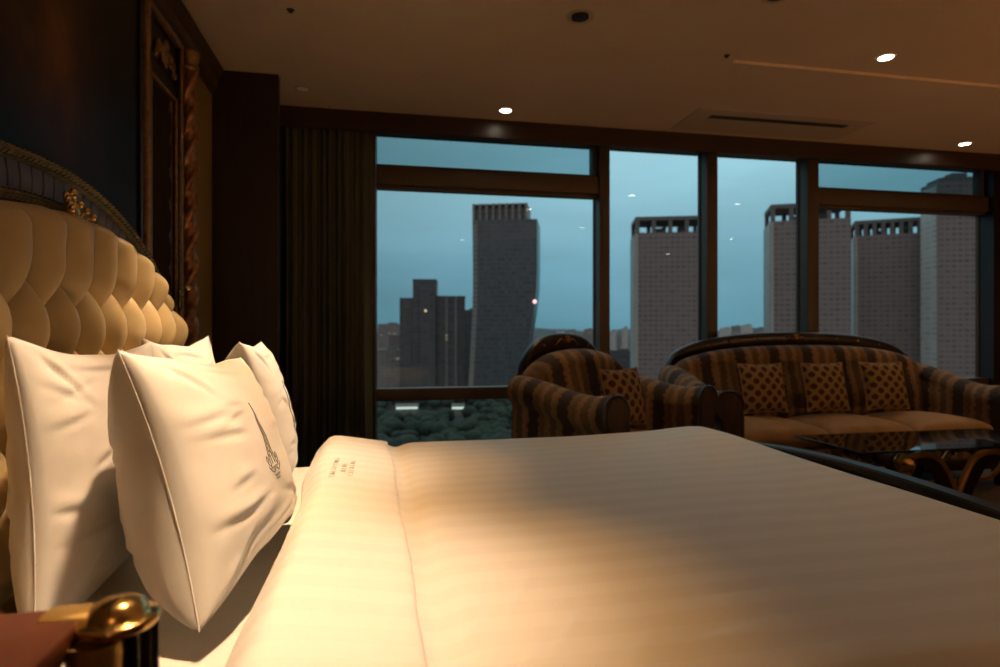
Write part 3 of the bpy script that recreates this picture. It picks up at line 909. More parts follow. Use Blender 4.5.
# ------------------------------------------------------------------ sofa and armchair
def seat_piece(name, loc, rz, W, D, label, cat, n_cush, hc=1.0, he=.86, bt=.17, af=.67, ab=.80, cw_=.085):
    """classical scroll-arm seat; local x across, front towards -y"""
    r = empty(name, loc, label, cat, rz=rz)
    aw = .17                                    # arm thickness
    hi = W / 2 - aw                             # half width between the arms
    yb, yf = D / 2, -D / 2
    # base with front rail
    MB().box(-W / 2 + .05, W / 2 - .05, yf + .06, yb - .04, .14, .30, .02).build('base', M['stripe_x'], r, local=True)
    MB().box(-W / 2 + .06, W / 2 - .06, yf + .035, yf + .075, .125, .20, .012).build('front_rail', M['crest'], r, local=True)
    for sx in (-1, 1):
        for sy in (-1, 1):
            cx, cy = sx * (W / 2 - .10), (yf + .10 if sy < 0 else yb - .10)
            MB().lathe((cx, cy, 0), [(.001, 0), (.020, 0), (.027, .02), (.020, .045), (.036, .085), (.038, .11), (.030, .14), (.001, .14)], 18).build('leg', M['crest'], r, local=True)
    # upholstered back: profile swept across, top follows the camel line
    def camel(x):
        q = min(1, abs(x) / (hi + .07))
        return he + (hc - he) * math.sqrt(max(0, 1 - q ** 2.4))
    rows = []
    n = 60
    for i in range(n + 1):
        x = -(hi + .07) + (2 * hi + .14) * i / n
        t = camel(x) - .07
        bow = .035 * (1 - (x / (hi + .07)) ** 2)
        e = 1 - min(1, (hi + .07 - abs(x)) / .05)
        tk = bt * (1 - .35 * e * e)
        row = []
        y0 = yb - .06
        fr = [(-tk - .04, .32), (-tk - .055 - bow, .45), (-tk - .050 - bow, .58), (-tk - .02 - bow * .6, .70), (-tk + .0, t - .09)]
        for dy, z in fr: row.append((x, y0 + dy, z))
        for k in range(9):
            a = PI * k / 8
            row.append((x, y0 - tk * .5 - (tk * .5 + .0) * math.cos(a) - .0, t - .075 + .085 * math.sin(a)))
        row += [(x, y0 + .0, .60), (x, y0, .32)]
        rows.append(row)
    MB().loft(rows).build('back', M['stripe_x'], r, local=True, angle=75)
    # carved crest rail following the camel line
    rows = []
    wc = hi + cw_
    for i in range(71):
        x = -wc + 2 * wc * i / 70
        q = abs(x) / wc
        t = he - .03 + (hc - he + .065) * math.sqrt(max(0, 1 - q ** 2.4))
        h = .075 * math.sqrt(max(.06, 1 - q ** 6))
        rows.append([(x, yb - .085, t - h), (x, yb - .092, t - h * .5), (x, yb - .088, t - .016), (x, yb - .080, t - .004), (x, yb - .060, t + .003), (x, yb - .030, t), (x, yb - .018, t - .012), (x, yb - .020, t - h - .10)])
    cr = MB().loft(rows).build('crest_rail', M['crest'], r, local=True, angle=50)
    o = MB()
    zt = hc + .035 - .036
    for k in range(5):
        a = -PI / 2 + (k - 2) * .62 + PI
        o.tube([(0, yb - .094, zt - .010), (.020 * math.cos(a + PI / 2 - PI / 2) * 0 + .032 * math.sin((k - 2) * .62), yb - .102, zt - .010 + .036 * math.cos((k - 2) * .62))], [.008, .004], 8)
    o.ball((0, yb - .100, zt - .012), .012, .010, .012, 10, 6)
    for s in (-1, 1):
        o.tube([(s * (.02 + .09 * t), yb - .095, zt - .018 + .018 * math.sin(t * PI * 1.5)) for t in [i / 10 for i in range(11)]], [.007 * (1 - .07 * i) for i in range(11)], 8)
    for x in [hi * q for q in ((-.78, -.58, -.38, .38, .58, .78) if hi > .5 else (-.62, .62))]:
        q = abs(x) / wc
        t = he - .03 + (hc - he + .065) * math.sqrt(max(0, 1 - q ** 2.4))
        MB().ball((x, yb - .096, t - .04), .009, .007, .009, 10, 6).build('stud', M['dimgilt'], cr, local=True)
    o.build('crest_carving', M['dimgilt'], cr, local=True)
    # scroll arms
    for s in (-1, 1):
        rows = []
        xi, xo = hi, W / 2 - .02
        n = 26
        for i in range(n + 1):
            t = i / n
            y = (yb - .10) + (yf + .035 - (yb - .10)) * t
            zt = ab - (ab - af) * smooth01(t / .85) + .015 * smooth01((t - .75) / .25)
            rr = .088 + .012 * t
            xc = (xi + xo) / 2 + .018
            row = [(s * xi, y, .30), (s * xi, y, zt - rr * 1.2)]
            for k in range(17):
                a = PI * 1.06 - (PI * 1.06 + .95) * k / 16
                row.append((s * (xc + rr * math.cos(a)), y, zt - rr + rr * math.sin(a)))
            row += [(s * (xo - .01), y, zt - rr * 2.0), (s * xo, y, .34), (s * (xo - .005), y, .16), (s * (xi + .02), y, .16)]
            rows.append(row)
        arm = MB().loft(rows, flip=s > 0).build('arm', M['stripe_y'], r, local=True, angle=75)
        # framed scroll front
        last = rows[-1]
        cx0 = sum(p[0] for p in last) / len(last); cz0 = sum(p[2] for p in last) / len(last)
        f0 = [(cx0 + (p[0] - cx0) * .90, p[1] - .002, cz0 + (p[2] - cz0) * .95) for p in last]
        f1 = [(cx0 + (p[0] - cx0) * .82, p[1] - .016, cz0 + (p[2] - cz0) * .91) for p in last]
        fp = MB().loft([f0, f1], flip=s > 0).build('arm_front', M['darkfab'], arm, local=True, angle=40)
        rim = [(cx0 + (p[0] - cx0) * .97, p[1] - .004, cz0 + (p[2] - cz0) * .985) for p in last]
        MB().tube(rim + [rim[0]], .010, 8, False).build('piping', M['crest'], arm, local=True)
    # seat cushions
    cw = 2 * (hi - .004) / n_cush
    for k in range(n_cush):
        x0 = -hi + .004 + cw * k
        rows = []
        N = 22
        def pt(u, v, sd):
            e = (max(0, 1 - abs(u) ** 5) * max(0, 1 - abs(v) ** 5)) ** .35
            x = x0 + cw / 2 + u * (cw / 2 - .003)
            y = (yf + .03 + yb - .30) / 2 + v * ((yb - .30 - yf - .03) / 2)
            return (x, y, .375 + sd * (.075 * e + (.022 * (1 - u * u) * (1 - v * v) if sd > 0 else 0)))
        mb = MB()
        for sd in (1, -1): mb.grid([[pt(-1 + 2 * i / N, -1 + 2 * j / N, sd) for j in range(N + 1)] for i in range(N + 1)], flip=sd < 0)
        mb.build('seat_cushion', M['velvet'], r, local=True, angle=80)
    return r
def throw_cushion(loc, rz, lean, label, s=.21, group=None):
    m = Matrix.Rotation(rz, 4, 'Z') @ Matrix.Rotation(-lean, 4, 'X')
    r = empty('throw_cushion', loc, label, 'cushion', group, mat=m)
    N = 26
    def pt(u, v, sd):
        k = max(0, 1 - abs(u) ** 2.4) * max(0, 1 - abs(v) ** 2.4)
        return (s * u * (1 - .07 * (1 - v * v)), sd * .062 * k ** .5, s * v * (1 - .07 * (1 - u * u)))
    mb = MB()
    for sd in (1, -1): mb.grid([[pt(-1 + 2 * i / N, -1 + 2 * j / N, sd) for j in range(N + 1)] for i in range(N + 1)], flip=sd > 0)
    mb.build('cover', M['lattice'], r, local=True, angle=85)
    ring = [pt(-1 + 2 * t / N, -1, 1) for t in range(N)] + [pt(1, -1 + 2 * t / N, 1) for t in range(N)] + [pt(1 - 2 * t / N, 1, 1) for t in range(N)] + [pt(-1, 1 - 2 * t / N, 1) for t in range(N)]
    MB().tube(ring + [ring[0]], .005, 6, False).build('edge_piping', M['velvet'], r, local=True)
    return r
SX, SY, SD = 3.10, 3.72, .90
seat_piece('sofa', (SX, SY, 0), 0, 2.24, SD, 'long striped three-seat sofa with scroll arms and a dark arched crest rail', 'sofa', 3, hc=1.005, he=.845)
for x, lb in ((-.545, 'lattice-patterned cushion at the left end of the sofa, next to the armchair'), (-.06, 'lattice-patterned cushion in the middle of the sofa back'), (.425, 'lattice-patterned cushion at the right end of the sofa')):
    throw_cushion((SX + x, SY - .03, .660), .03 * (1 if x < 0 else -1), .22, lb, .170, 'lattice cushions on the sofa')
AX, AY, AD, AR = 1.30, 3.34, .86, .50
seat_piece('armchair', (AX, AY, 0), AR, .98, AD, 'striped scroll-arm armchair with a dark arched crest, left of the sofa and beyond the bed', 'armchair', 1, hc=1.0, he=.82, bt=.23, af=.715, ab=.79, cw_=.03)
ca, sa = math.cos(AR), math.sin(AR)
lx, ly = .05, -.07
throw_cushion((AX + ca * lx - sa * ly, AY + sa * lx + ca * ly, .662), AR, .20, 'lattice-patterned cushion on the striped armchair', .17)

# ------------------------------------------------------------------ coffee table
TX0, TX1, TY0, TY1, TZ = 2.20, 3.45, 2.43, 2.90, .482
ct = empty('coffee_table', ((TX0 + TX1) / 2, (TY0 + TY1) / 2, 0), 'low glass-topped coffee table on curved brass legs between bed and sofa', 'table')
MB().box(TX0, TX1, TY0, TY1, TZ - .012, TZ, .003).build('glass_top', M['tableglass'], ct, smooth=False)
XC_ = (TX0 + TX1) / 2
def catmull(pts, n=6):
    out = []
    for k in range(len(pts) - 1):
        p0, p1, p2, p3 = pts[max(k - 1, 0)], pts[k], pts[k + 1], pts[min(k + 2, len(pts) - 1)]
        for i in range(n):
            t = i / n
            out.append(tuple(.5 * ((2 * b) + (c - a) * t + (2 * a - 5 * b + 4 * c - d) * t * t + (3 * b - a - 3 * c + d) * t ** 3) for a, b, c, d in zip(p0, p1, p2, p3)))
    out.append(pts[-1])
    return out
for sx, xb in ((1, TX0 + .28), (-1, TX1 - .28)):
    zb = TZ - .072
    bar = MB().tube([(xb, TY0 + .045, zb), (xb, TY1 - .045, zb)], .030, 20).build('roll_bar', M['barwood'], ct, angle=50)
    for yy, dr in ((TY0 + .045, -1), (TY1 - .045, 1)):
        MB().lathe((xb, yy, zb), [(.001, dr * -.03), (.040, dr * -.03), (.043, dr * -.02), (.040, dr * -.012), (.034, dr * -.01), (.034, 0), (.041, dr * .004), (.043, dr * .014), (.038, dr * .026), (.024, dr * .036), (.018, dr * .046), (.001, dr * .052)], 24, 'y').build('end_cap', M['brass'], bar, angle=50)
        for q in (.16, .62):
            MB().lathe((xb, yy - dr * q * (TY1 - TY0) * .5, zb), [(.031, -.012), (.040, -.012), (.043, 0), (.040, .012), (.031, .012)], 24, 'y').build('collar', M['darkwood'], bar, angle=50)
    for yy in (TY0 + .085, TY1 - .085):
        # arched leg board with a brass moulding along its outer edge
        W_ = catmull([(.035, -.012), (.09, .020), (.16, .026), (.225, .006), (.275, -.05), (.31, -.115), (.345, -.19), (.375, -.26), (.385, -.33)], 5)
        P = [(xb + sx * x, yy, zb + z) for x, z in W_]
        leg = MB().tube(P, .0165, 12).build('curved_leg', M['legbrass'], ct)
        rows = []
        for k, (x, z) in enumerate(W_):
            t = k / (len(W_) - 1)
            dx = .012 + .075 * math.sin(min(1, t * 1.15) * PI * .75) * (1 - .35 * t); dz = .012 + .030 * (1 - t)
            xi_, zi_ = max(.035, x - dx), max(-.395, z - dz)
            rows.append([(xb + sx * x, yy - .010, zb + z), (xb + sx * xi_, yy - .010, zb + zi_), (xb + sx * xi_, yy + .010, zb + zi_), (xb + sx * x, yy + .010, zb + z)])
        MB().loft(rows).build('leg_board', M['darkwood'], leg, angle=40)
        MB().tube([(xb + sx * .385, yy, zb - .325), (xb + sx * .37, yy, zb - .355), (xb + sx * .33, yy, zb - .38), (xb + sx * .27, yy, zb - .388)], [.017, .018, .020, .018], 12).build('foot', M['agedbrass'], leg)
for yy in (TY0 + .085, TY1 - .085):
    xa_ = TX0 + .28
    U = catmull([(XC_ - .335, .415), (XC_ - .30, .35), (XC_ - .24, .305), (XC_ - .16, .29), (XC_, .288), (XC_ + .16, .29), (XC_ + .24, .305), (XC_ + .30, .35), (XC_ + .335, .415)], 5)
    MB().tube([(x, yy + .028, z) for x, z in U], .0125, 12).build('curved_rail', M['legbrass'], ct)
    MB().box(TX0 + .62, TX1 - .62, yy - .014, yy + .014, .215, .245, .008).build('base_rail', M['legbrass'], ct)
MB().box(TX0 + .64, TX1 - .64, TY0 + .102, TY1 - .102, .225, .235, .002).build('lower_shelf', M['tableglass'], ct, smooth=False)

# ------------------------------------------------------------------ things in the ceiling
def downlight(x, y, z, label, lit=True, group=None, r=.043):
    d = empty('downlight', (x, y, z), label, 'downlight', group)
    MB().lathe((x, y, z), [(r * .80, -.002), (r * .92, -.006), (r * 1.10, -.005), (r * 1.14, -.0005)], 32).build('trim_ring', M['white_trim'], d)
    MB().lathe((x, y, z), [(.001, -.003), (r * .84, -.003)], 32).build('lens', M['lamp'] if lit else M['lampoff'], d)
    return d
downlight(.79, 3.86, CZ, 'lit round downlight in front of the valance over the wide left window')
downlight(4.42, 3.87, CZ, 'lit round downlight near the valance at the right end of the room')
downlight(-.47, 3.75, CZ, 'unlit round downlight in the corner above the curtain', False)
downlight(2.64, 2.755, CZ + TR, 'lit round downlight in the raised ceiling tray over the sofa side')
seen = [(4.0, 2.58, TR), (5.4, .23, TR), (1.24, -.64, 0), (1.70, 1.9, 0), (2.76, .7, TR), (5.3, -1.7, TR)]
for x, y, dz in seen:
    downlight(x, y, CZ + dz, 'lit round ceiling downlight out of shot, mirrored as a small dot in the window glass', True, 'downlights mirrored in the windows')
BEDL = [(-.10, 1.10, 1), (-.10, 2.12, 1)]
for x, y, _ in BEDL:
    downlight(x, y, CZ, 'lit bedside spotlight in the ceiling above the pillows', True, 'ceiling spotlights over the pillows')
sp = empty('ceiling_speaker', (.89, 2.64, CZ), 'small round vent with a dark centre in the ceiling above the bed end', 'vent')
MB().lathe((.89, 2.64, CZ), [(.050, -.0005), (.066, -.003), (.064, -.006), (.050, -.008), (.046, -.004)], 32).build('flange', M['white_trim'], sp)
MB().lathe((.89, 2.64, CZ), [(.001, -.012), (.034, -.012), (.040, -.009), (.040, -.001)], 32).build('dark_disc', M['metaldark'], sp)
sp2 = empty('ceiling_speaker', (1.665, 2.31, CZ), 'round dark vent cut by the top edge of the photograph', 'vent')
MB().lathe((1.665, 2.31, CZ), [(.050, -.0005), (.066, -.003), (.064, -.006), (.050, -.008), (.046, -.004)], 32).build('flange', M['white_trim'], sp2)
MB().lathe((1.665, 2.31, CZ), [(.001, -.012), (.034, -.012), (.040, -.009), (.040, -.001)], 32).build('dark_disc', M['metaldark'], sp2)
for x, y, lb in ((-.41, 2.84, 'tiny dark sprinkler head in the ceiling above the pillows'), (1.775, 2.87, 'tiny dark sprinkler head in the ceiling at the corner of the raised tray')):
    s = empty('ceiling_sprinkler', (x, y, CZ), lb, 'sprinkler')
    MB().lathe((x, y, CZ), [(.001, -.003), (.015, -.003), (.017, -.0005)], 20).build('escutcheon', M['metaldark'], s)
    MB().lathe((x, y, CZ), [(.001, -.013), (.009, -.012), (.009, -.009), (.005, -.008), (.006, -.003)], 14).build('nozzle', M['metaldark'], s)
ac = empty('ceiling_vent', (2.68, 3.78, CZ), 'flush ceiling air outlet panel with a long dark slot above the windows', 'air vent')
pn = MB()
pn.box(2.02, 3.36, 3.58, 3.668, CZ - .005, CZ - .0005, .001); pn.box(2.02, 3.36, 3.735, 3.98, CZ - .005, CZ - .0005, .001)
pn.box(2.02, 2.16, 3.668, 3.735, CZ - .005, CZ - .0005, .001); pn.box(3.22, 3.36, 3.668, 3.735, CZ - .005, CZ - .0005, .001)
pn.build('panel', M['ventpanel'], ac, smooth=False)
MB().box(2.16, 3.22, 3.668, 3.735, CZ - .0025, CZ - .0005).build('slot', M['black'], ac, smooth=False)
MB().box(2.16, 3.22, 3.695, 3.700, CZ - .006, CZ - .0026).build('blade', M['metaldark'], ac, smooth=False)

# ------------------------------------------------------------------ the city outside
GZ = -62.0
g = MB(); g.box(-2600, 3600, 30, 5200, GZ - 2, GZ)
structure(g, 'ground', M['ground'], 'dark ground of the city far below the windows')
rows = []
for i in range(161):
    x = -1500 + 5200 * i / 160
    hgt = 62 + 34 * abs(nz(x * .0016, 2.2)) + 16 * nz(x * .006, 5.1) + 24 * math.exp(-((x - 600) / 300) ** 2)
    rows.append([(x, 3600, GZ), (x, 3680, GZ + hgt * .6), (x, 3760, GZ + hgt), (x, 4000, GZ + hgt * .5), (x, 4060, GZ)])
structure(MB().loft(rows), 'hills', M['hill'], 'low wooded hills on the horizon behind the towers', angle=80)

def local_box(r, name, mat, w, d, z0, z1, ox=0, oy=0, parent=None):
    return MB().box(ox - w / 2, ox + w / 2, oy - d / 2, oy + d / 2, z0, z1).build(name, mat, parent or r, local=True, smooth=False)
def tower_root(name, pxc, dist, rot, label, cat='tower', group=None):
    q = ray(pxc, 331)
    x, y = q.x * dist, q.y * dist
    bearing = math.atan2(x, y)
    return empty(name, (x, y, GZ), label, cat, group, rz=-bearing + rot)
def ztop_for(py, dist): return H + (331 - py) / F * dist - GZ

# residential slab towers with an open frame crown
def res_tower(px0, px1, pytop, dist, rot, n_open, label, crown=.055):
    pc = (px0 + px1) / 2
    r = tower_root('apartment_tower', pc, dist, rot, label, group=None)
    W = (px1 - px0) / F * dist
    w = W / (math.cos(rot) + .62 * math.sin(abs(rot))); d = .62 * w
    zt = ztop_for(pytop, dist); hcr = .19 * w + 2
    zb = zt - hcr
    local_box(r, 'tower_body', M['fac_res'], w, d, 0, zb)
    # lighter stone on the narrow side and its corner pier
    sx = -1
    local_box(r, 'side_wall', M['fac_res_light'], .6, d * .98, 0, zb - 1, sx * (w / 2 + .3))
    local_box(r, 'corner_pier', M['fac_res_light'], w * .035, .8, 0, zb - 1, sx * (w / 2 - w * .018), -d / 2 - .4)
    # crown: ring beam on piers
    cr = local_box(r, 'crown_beam', M['roofgrey'], w, d, zt - hcr * .24, zt)
    for fy in (-1, 1):
        for k in range(n_open + 1):
            x = -w / 2 + w * .03 + (w * .94) * k / n_open
            local_box(r, 'crown_pier', M['roofgrey'], w * .055, w * .055, zb, zt - hcr * .24, x, fy * (d / 2 - w * .03), cr)
    local_box(r, 'plant_room', M['roofgrey'], w * .16, d * .22, zb, zb + hcr * .42, -w * .12, 0)
    local_box(r, 'plant_room', M['roofgrey'], w * .12, d * .22, zb, zb + hcr * .52, w * .22, 0)
    return r
res_tower(631, 703, 220, 420, .16, 4, 'grey apartment tower with an open framed crown seen through the first tall window')
res_tower(767, 844, 207, 400, .19, 4, 'grey apartment tower with an open crown seen behind the mullion above the sofa middle')
res_tower(854, 923, 222, 420, .17, 8, 'grey apartment tower with a finely slotted crown in the right window bay')
# wide tower at the right
r = tower_root('apartment_tower', 951, 380, .50, 'tallest wide grey tower filling the right end of the right window bay')
W = 50 / F * 380; w = W / (math.cos(.5) + .75 * math.sin(.5)); d = .75 * w
zt = ztop_for(184, 380)
local_box(r, 'tower_body', M['fac_res'], w, d, 0, zt)
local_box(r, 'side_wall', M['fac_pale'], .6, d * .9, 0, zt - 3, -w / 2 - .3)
local_box(r, 'roof_parapet', M['roofgrey'], w * .8, d * .8, zt, zt + 2.5)
local_box(r, 'plant_room', M['roofgrey'], w * .35, d * .4, zt + 2.5, zt + 6, w * .1)
r = tower_root('apartment_block', 984, 520, -.2, 'slim pale block at the far right edge of the windows beside the tallest tower', 'building')
local_box(r, 'tower_body', M['fac_low'], 8, 8, 0, ztop_for(309, 520)); local_box(r, 'roof_parapet', M['roofgrey'], 6, 6, ztop_for(309, 520), ztop_for(309, 520) + 1.5)

# tall glass tower with a kinked right flank and a finned top
dist = 560
r = tower_root('office_tower', 505, dist, -.12, 'dark glass office tower with a kinked flank and finned top in the wide left window')
def sc(px): return (px - 505) / F * dist
prof = [(400, 470, 527), (372, 472.5, 528), (340, 474, 531), (312, 475.5, 535.5), (290, 476, 538), (270, 476, 538.7), (224, 475.5, 538.7)]
dep = 44
rows = []
zs = [0] + [ztop_for(p[0], dist) for p in prof]
pr = [prof[0]] + prof
for z, (py, a, b) in zip(zs, pr):
    x0, x1 = sc(a + 5.5), sc(b)
    rows.append([(x0, -dep / 2, z), (x1, -dep / 2, z), (x1, dep / 2, z), (x0, dep / 2, z)])
MB().loft(rows).build('tower_body', M['fac_glass'], r, local=True, smooth=False)
rows = []
for z, (py, a, b) in zip(zs, pr):
    x0, x1 = sc(a), sc(a + 5.4)
    rows.append([(x0, -dep / 2 + 3, z), (x1, -dep / 2 - .4, z), (x1, dep / 2, z), (x0, dep / 2, z)])
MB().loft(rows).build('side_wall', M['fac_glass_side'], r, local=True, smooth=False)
zt0, zt1 = ztop_for(224, dist), ztop_for(208, dist)
cb = local_box(r, 'crown_core', M['fac_glass'], sc(526) - sc(478), dep * .8, zt0, zt1 - 3, (sc(526) + sc(478)) / 2)
for k in range(9):
    x = sc(477) + (sc(528) - sc(477)) * k / 8
    local_box(r, 'crown_fin', M['fac_glass_side'], 2.2, dep * .9, zt0, zt1, x, -1, cb)
local_box(r, 'crown_cap', M['roofgrey'], sc(528) - sc(476), dep * .9, zt1 - 1.6, zt1, (sc(528) + sc(476)) / 2, 0, cb)
bl = MB().ball((sc(536.5), -dep / 2 - 1.0, ztop_for(303, dist)), 1.7, 1.7, 1.7, 12, 8)
M['beacon'] = emit('red_beacon', (1, .45, .5), 2.2)
bl.build('beacon', M['beacon'], r, local=True)
# stepped tower to its left
dist = 600
r = tower_root('stepped_tower', 434, dist, -.05, 'stepped grey tower with a taller middle block, left of the dark glass tower')
def sb(px): return (px - 434) / F * dist
for nm, a, b, py, dd in (('left_wing', 401.5, 415.5, 300, 30), ('middle_block', 414.5, 437, 282, 36), ('right_wing', 436.5, 465, 298, 30), ('front_bay', 421, 436, 291, 41)):
    z = ztop_for(py, dist)
    o = local_box(r, nm, M['fac_step'], sb(b) - sb(a), dd, 0, z, (sb(a) + sb(b)) / 2)
    local_box(r, 'roof_slab', M['roofgrey'], (sb(b) - sb(a)) * 1.02, dd * 1.02, z + .02, z + 1.3, (sb(a) + sb(b)) / 2, 0, o)
for k in range(2):
    local_box(r, 'pilaster_strip', M['fac_low'], 2.2, 1.0, 0, ztop_for(297, dist), sb(447 + 9 * k), -15.6)
M['warmwin'] = emit('warm_window', (1, .68, .35), 1.0)
MB().box(sb(426), sb(428), -20.9, -20.6, ztop_for(312.5, dist), ztop_for(310.5, dist)).build('lit_window', M['warmwin'], r, local=True, smooth=False)

# smaller blocks: (px0, px1, py top, distance, material, label)
blocks = [(376, 402, 349, 620, 'fac_low', 'low grey block at the lower left corner of the wide window'), (378, 402, 324, 1150, 'fac_low', 'hazy block rising behind the low grey one beside the curtain'),
          (389, 401, 335, 900, 'roofgrey', 'brownish block between the low grey one and the stepped tower'), (464, 477, 310, 700, 'fac_step', 'narrow dark block between the stepped tower and the glass tower'),
          (457, 470, 320, 900, 'fac_low', 'slim pale block peeking behind the right wing of the stepped tower'),
          (541, 553, 336, 1700, 'fac_low', 'small far block just right of the glass tower'), (557, 564, 331, 1500, 'fac_pale', 'pale far block above the armchair crest'), (567, 577, 330, 1800, 'fac_low', 'grey far block right of the pale one above the armchair'),
          (577, 584, 333, 1500, 'fac_low', 'low far block in the right corner of the wide window'), (584, 594, 329, 1900, 'fac_low', 'far block next to the first mullion'), (560, 598, 344, 1100, 'fac_step', 'long dark block in front of the far row above the armchair'),
          (610, 616, 331, 900, 'fac_pale', 'pale slim block just right of the first mullion'), (617, 622, 336, 1000, 'fac_low', 'small grey block in the gap left of the first apartment tower'), (622, 628, 328, 850, 'fac_pale', 'pale block close to the left side of the first apartment tower'),
          (606, 634, 350, 700, 'fac_step', 'dark low block under the pale ones left of the first apartment tower'),
          (720, 731, 328, 1500, 'fac_pale', 'pale far block right of the second mullion'), (731, 741, 326, 1700, 'fac_low', 'far grey block second from the second mullion'), (741, 752, 325, 1600, 'fac_pale', 'far pale block third from the second mullion'), (752, 768, 328, 1800, 'fac_low', 'far grey block beside the second apartment tower'),
          (842, 858, 331, 1600, 'fac_step', 'far dark block between the two right apartment towers')]
for a, b, py, dist, mk, lb in blocks:
    r = tower_root('city_block', (a + b) / 2, dist, -.1, lb, 'building')
    w = (b - a) / F * dist * .95; z = ztop_for(py, dist)
    local_box(r, 'block_body', M[mk], w, w * .6, 0, z)
    local_box(r, 'roof_house', M['roofgrey'] if mk != 'roofgrey' else M['fac_low'], w * .4, w * .3, z + .02, z + max(2, w * .06), w * .12)
# lit pavilions at the foot of the towers
M['shoplight'] = emit('lit_canopy_strip', (.75, 1.0, .85), .75)
for a, b, py, lb in ((396, 418, 404, 'low pavilion with a long lit strip below the stepped tower'), (452, 464, 404, 'small pavilion with a short lit strip below the glass tower')):
    dist = F * -(GZ + 6 - H) / (py + 3 - 331)
    r = tower_root('pavilion', (a + b) / 2, dist, 0, lb, 'building')
    w = (b - a) / F * dist
    local_box(r, 'pavilion_body', M['fac_low'], w, 12, 0, 5.2)
    local_box(r, 'roof_slab', M['roofgrey'], w * 1.05, 13.5, 7.0, 7.8)
    local_box(r, 'light_strip', M['shoplight'], w * .96, .6, 5.25, 6.95, 0, -6)
# park trees at the foot of the towers
random.seed(11)
tr = MB()
for k in range(520):
    px = random.uniform(330, 610); dist = random.uniform(290, 520)
    q = ray(px, 331); x, y = q.x * dist, q.y * dist
    if 380 < px < 480 and 415 < dist < 480 or (dist > 400 and px > 575): continue
    h = random.uniform(6, 11); rr = random.uniform(3.5, 6.5)
    rows = []
    for i in range(6):
        t = PI * i / 5
        rows.append([(x + rr * max(.02, math.sin(t)) * math.cos(2 * PI * j / 8) * random.uniform(.8, 1.15), y + rr * max(.02, math.sin(t)) * math.sin(2 * PI * j / 8) * random.uniform(.8, 1.15), GZ + h * .62 + h * .45 * math.cos(t)) for j in range(8)])
    tr.grid(rows, closed_v=True, flip=True)
    tr.tube([(x, y, GZ), (x, y, GZ + h * .4)], .35, 5)
tag(tr.build('park_foliage', M['treemat'], angle=85), 'dark mass of park trees far below the wide left window', 'trees', kind='stuff')

# ------------------------------------------------------------------ sky
wld = bpy.data.worlds.new('dusk_sky'); bpy.context.scene.world = wld; wld.use_nodes = True
nt = wld.node_tree; bg = nt.nodes['Background']
tc_ = nt.nodes.new('ShaderNodeTexCoord'); sp_ = nt.nodes.new('ShaderNodeSeparateXYZ'); nt.links.new(tc_.outputs['Generated'], sp_.inputs[0])
rp = nt.nodes.new('ShaderNodeValToRGB'); e = rp.color_ramp.elements
e[0].position, e[0].color = 0.0, (.020, .030, .035, 1)
for pz, col in ((.485, (.04, .07, .08)), (.502, (.088, .205, .262)), (.55, (.130, .275, .350)), (.60, (.195, .365, .44)), (.65, (.27, .46, .53)), (.75, (.28, .46, .52)), (1.0, (.24, .32, .38))):
    x = e.new(pz); x.color = (*col, 1)
e[-1].color = (.16, .29, .38, 1)
ma = nt.nodes.new('ShaderNodeMath'); ma.operation = 'MULTIPLY_ADD'; ma.inputs[1].default_value = .5; ma.inputs[2].default_value = .5
nt.links.new(sp_.outputs[2], ma.inputs[0]); nt.links.new(ma.outputs[0], rp.inputs[0])
mpn = nt.nodes.new('ShaderNodeMapping'); mpn.inputs['Scale'].default_value = (1.6, 1.6, 7.0); nt.links.new(tc_.outputs['Generated'], mpn.inputs[0])
nn = nt.nodes.new('ShaderNodeTexNoise'); nn.inputs['Scale'].default_value = 1.6; nn.inputs['Detail'].default_value = 5; nt.links.new(mpn.outputs[0], nn.inputs[0])
cr_ = nt.nodes.new('ShaderNodeValToRGB'); cr_.color_ramp.elements[0].position = .35; cr_.color_ramp.elements[0].color = (.90, .90, .90, 1); cr_.color_ramp.elements[1].position = .7; cr_.color_ramp.elements[1].color = (1.08, 1.08, 1.1, 1)
nt.links.new(nn.outputs[0], cr_.inputs[0])
mx = nt.nodes.new('ShaderNodeMix'); mx.data_type = 'RGBA'; mx.blend_type = 'MULTIPLY'; mx.inputs[0].default_value = 1
vm = nt.nodes.new('ShaderNodeVectorMath'); vm.operation = 'DOT_PRODUCT'; vm.inputs[1].default_value = (.53, .85, 0); nt.links.new(tc_.outputs['Generated'], vm.inputs[0])
ml = nt.nodes.new('ShaderNodeMapRange'); ml.inputs[1].default_value = .80; ml.inputs[2].default_value = .97; ml.inputs[3].default_value = .74; ml.inputs[4].default_value = 1.08; nt.links.new(vm.outputs['Value'], ml.inputs[0])
m2 = nt.nodes.new('ShaderNodeMix'); m2.data_type = 'RGBA'; m2.blend_type = 'MULTIPLY'; m2.inputs[0].default_value = 1
nt.links.new(rp.outputs[0], m2.inputs[6]); nt.links.new(ml.outputs[0], m2.inputs[7])
sw = nt.nodes.new('ShaderNodeMapRange'); sw.inputs[1].default_value = .05; sw.inputs[2].default_value = -.6; sw.inputs[3].default_value = 0; sw.inputs[4].default_value = 1; nt.links.new(sp_.outputs[1], sw.inputs[0])
up_ = nt.nodes.new('ShaderNodeMapRange'); up_.inputs[1].default_value = -.02; up_.inputs[2].default_value = .02; nt.links.new(sp_.outputs[2], up_.inputs[0])
sm = nt.nodes.new('ShaderNodeMath'); sm.operation = 'MULTIPLY'; nt.links.new(sw.outputs[0], sm.inputs[0]); nt.links.new(up_.outputs[0], sm.inputs[1])
m3 = nt.nodes.new('ShaderNodeMix'); m3.data_type = 'RGBA'; nt.links.new(sm.outputs[0], m3.inputs[0]); nt.links.new(m2.outputs[2], m3.inputs[6]); m3.inputs[7].default_value = (.31, .275, .27, 1)
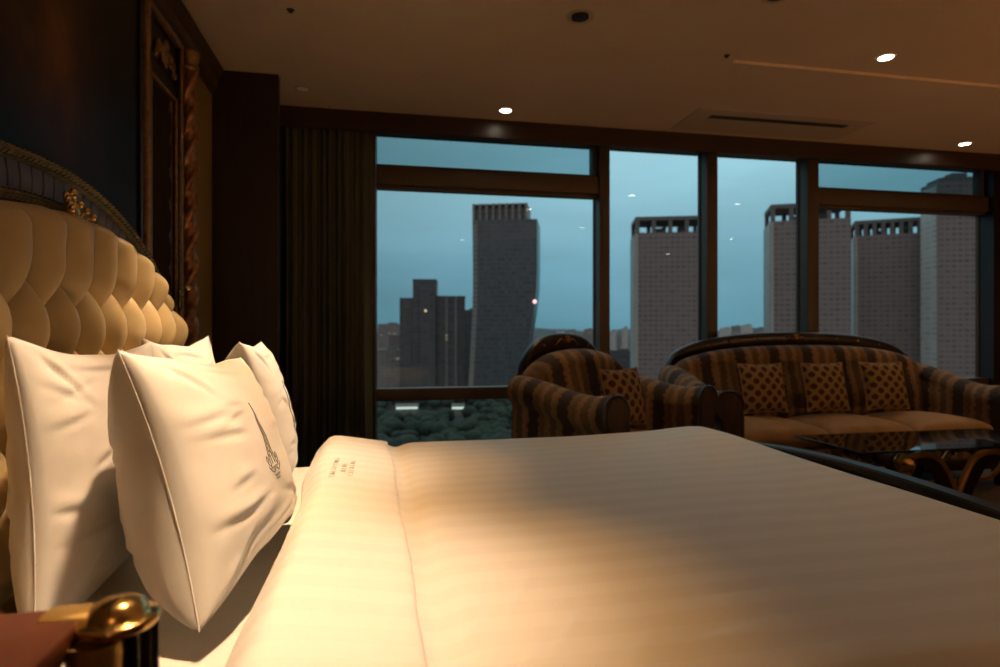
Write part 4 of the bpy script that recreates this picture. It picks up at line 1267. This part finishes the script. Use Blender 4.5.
nt.links.new(m3.outputs[2], mx.inputs[6]); nt.links.new(cr_.outputs[0], mx.inputs[7]); nt.links.new(mx.outputs[2], bg.inputs[0])
bg.inputs[1].default_value = 1.52

# ------------------------------------------------------------------ lamps and added fill lights
def spot(name, loc, target, power, col, size, blend, rad=.05):
    l = bpy.data.lights.new(name, 'SPOT'); l.energy = power; l.color = col; l.spot_size = math.radians(size); l.spot_blend = blend; l.shadow_soft_size = rad
    o = bpy.data.objects.new(name, l); C.objects.link(o); o.location = loc
    o.rotation_euler = (Vector(target) - Vector(loc)).to_track_quat('-Z', 'Y').to_euler()
    return o
for x, y, k in BEDL:
    spot('bed_spot_wide', (x, y, CZ - .02), (x - (.08 if y < 1.6 else .22), y, .6), 118, (1, .50, .14), 54, 1.0, .05)
    spot('bed_spot_core', (x, y, CZ - .02), (x - (.17 if y < 1.6 else .36), y, .6), 150, (1, .80, .57), 45, 1.0, .04)
for x, y in ((3.0, -1.2), (5.1, .45)):
    spot('ceiling_fill', (x, y, .65), (x - .7, y + 2.3, CZ), 75, (1, .49, .19), 100, .9, .05)  # added unseen fill without a fixture, brightens the ceiling
pl = bpy.data.lights.new('side_fill', 'POINT'); pl.energy = 7; pl.color = (1, .52, .20); pl.shadow_soft_size = .14  # added warm fill behind the camera, no lamp modelled
po = bpy.data.objects.new('side_fill', pl); C.objects.link(po); po.location = (-.45, -1.6, 1.75)
for x, y, z in [(.79, 3.86, CZ), (4.42, 3.87, CZ), (2.64, 2.755, CZ + TR)] + [(x, y, CZ + dz) for x, y, dz in seen]:
    spot('room_spot', (x, y, CZ - .03), (x + .15 * (z < 2.51), y - .25, 0), 19 if y > 3 else 9, (1, .62, .28), 100, .7, .04)

# ------------------------------------------------------------------ camera
cam = bpy.data.cameras.new('camera'); co = bpy.data.objects.new('camera', cam); C.objects.link(co)
cam.sensor_width = 36; cam.lens = 36 * F / 1000
cam.shift_y = -.0025
co.location = (0, 0, H); co.rotation_euler = (PI / 2, 0, -YAW)
cam.clip_start = .05; cam.clip_end = 8000
cam.dof.use_dof = True; cam.dof.focus_distance = 1.45; cam.dof.aperture_fstop = 3.2
bpy.context.scene.camera = co
vs = bpy.context.scene.view_settings
vs.view_transform = 'Standard'; vs.look = 'None'; vs.gamma = 1; vs.exposure = 0.0; vs.use_curve_mapping = False
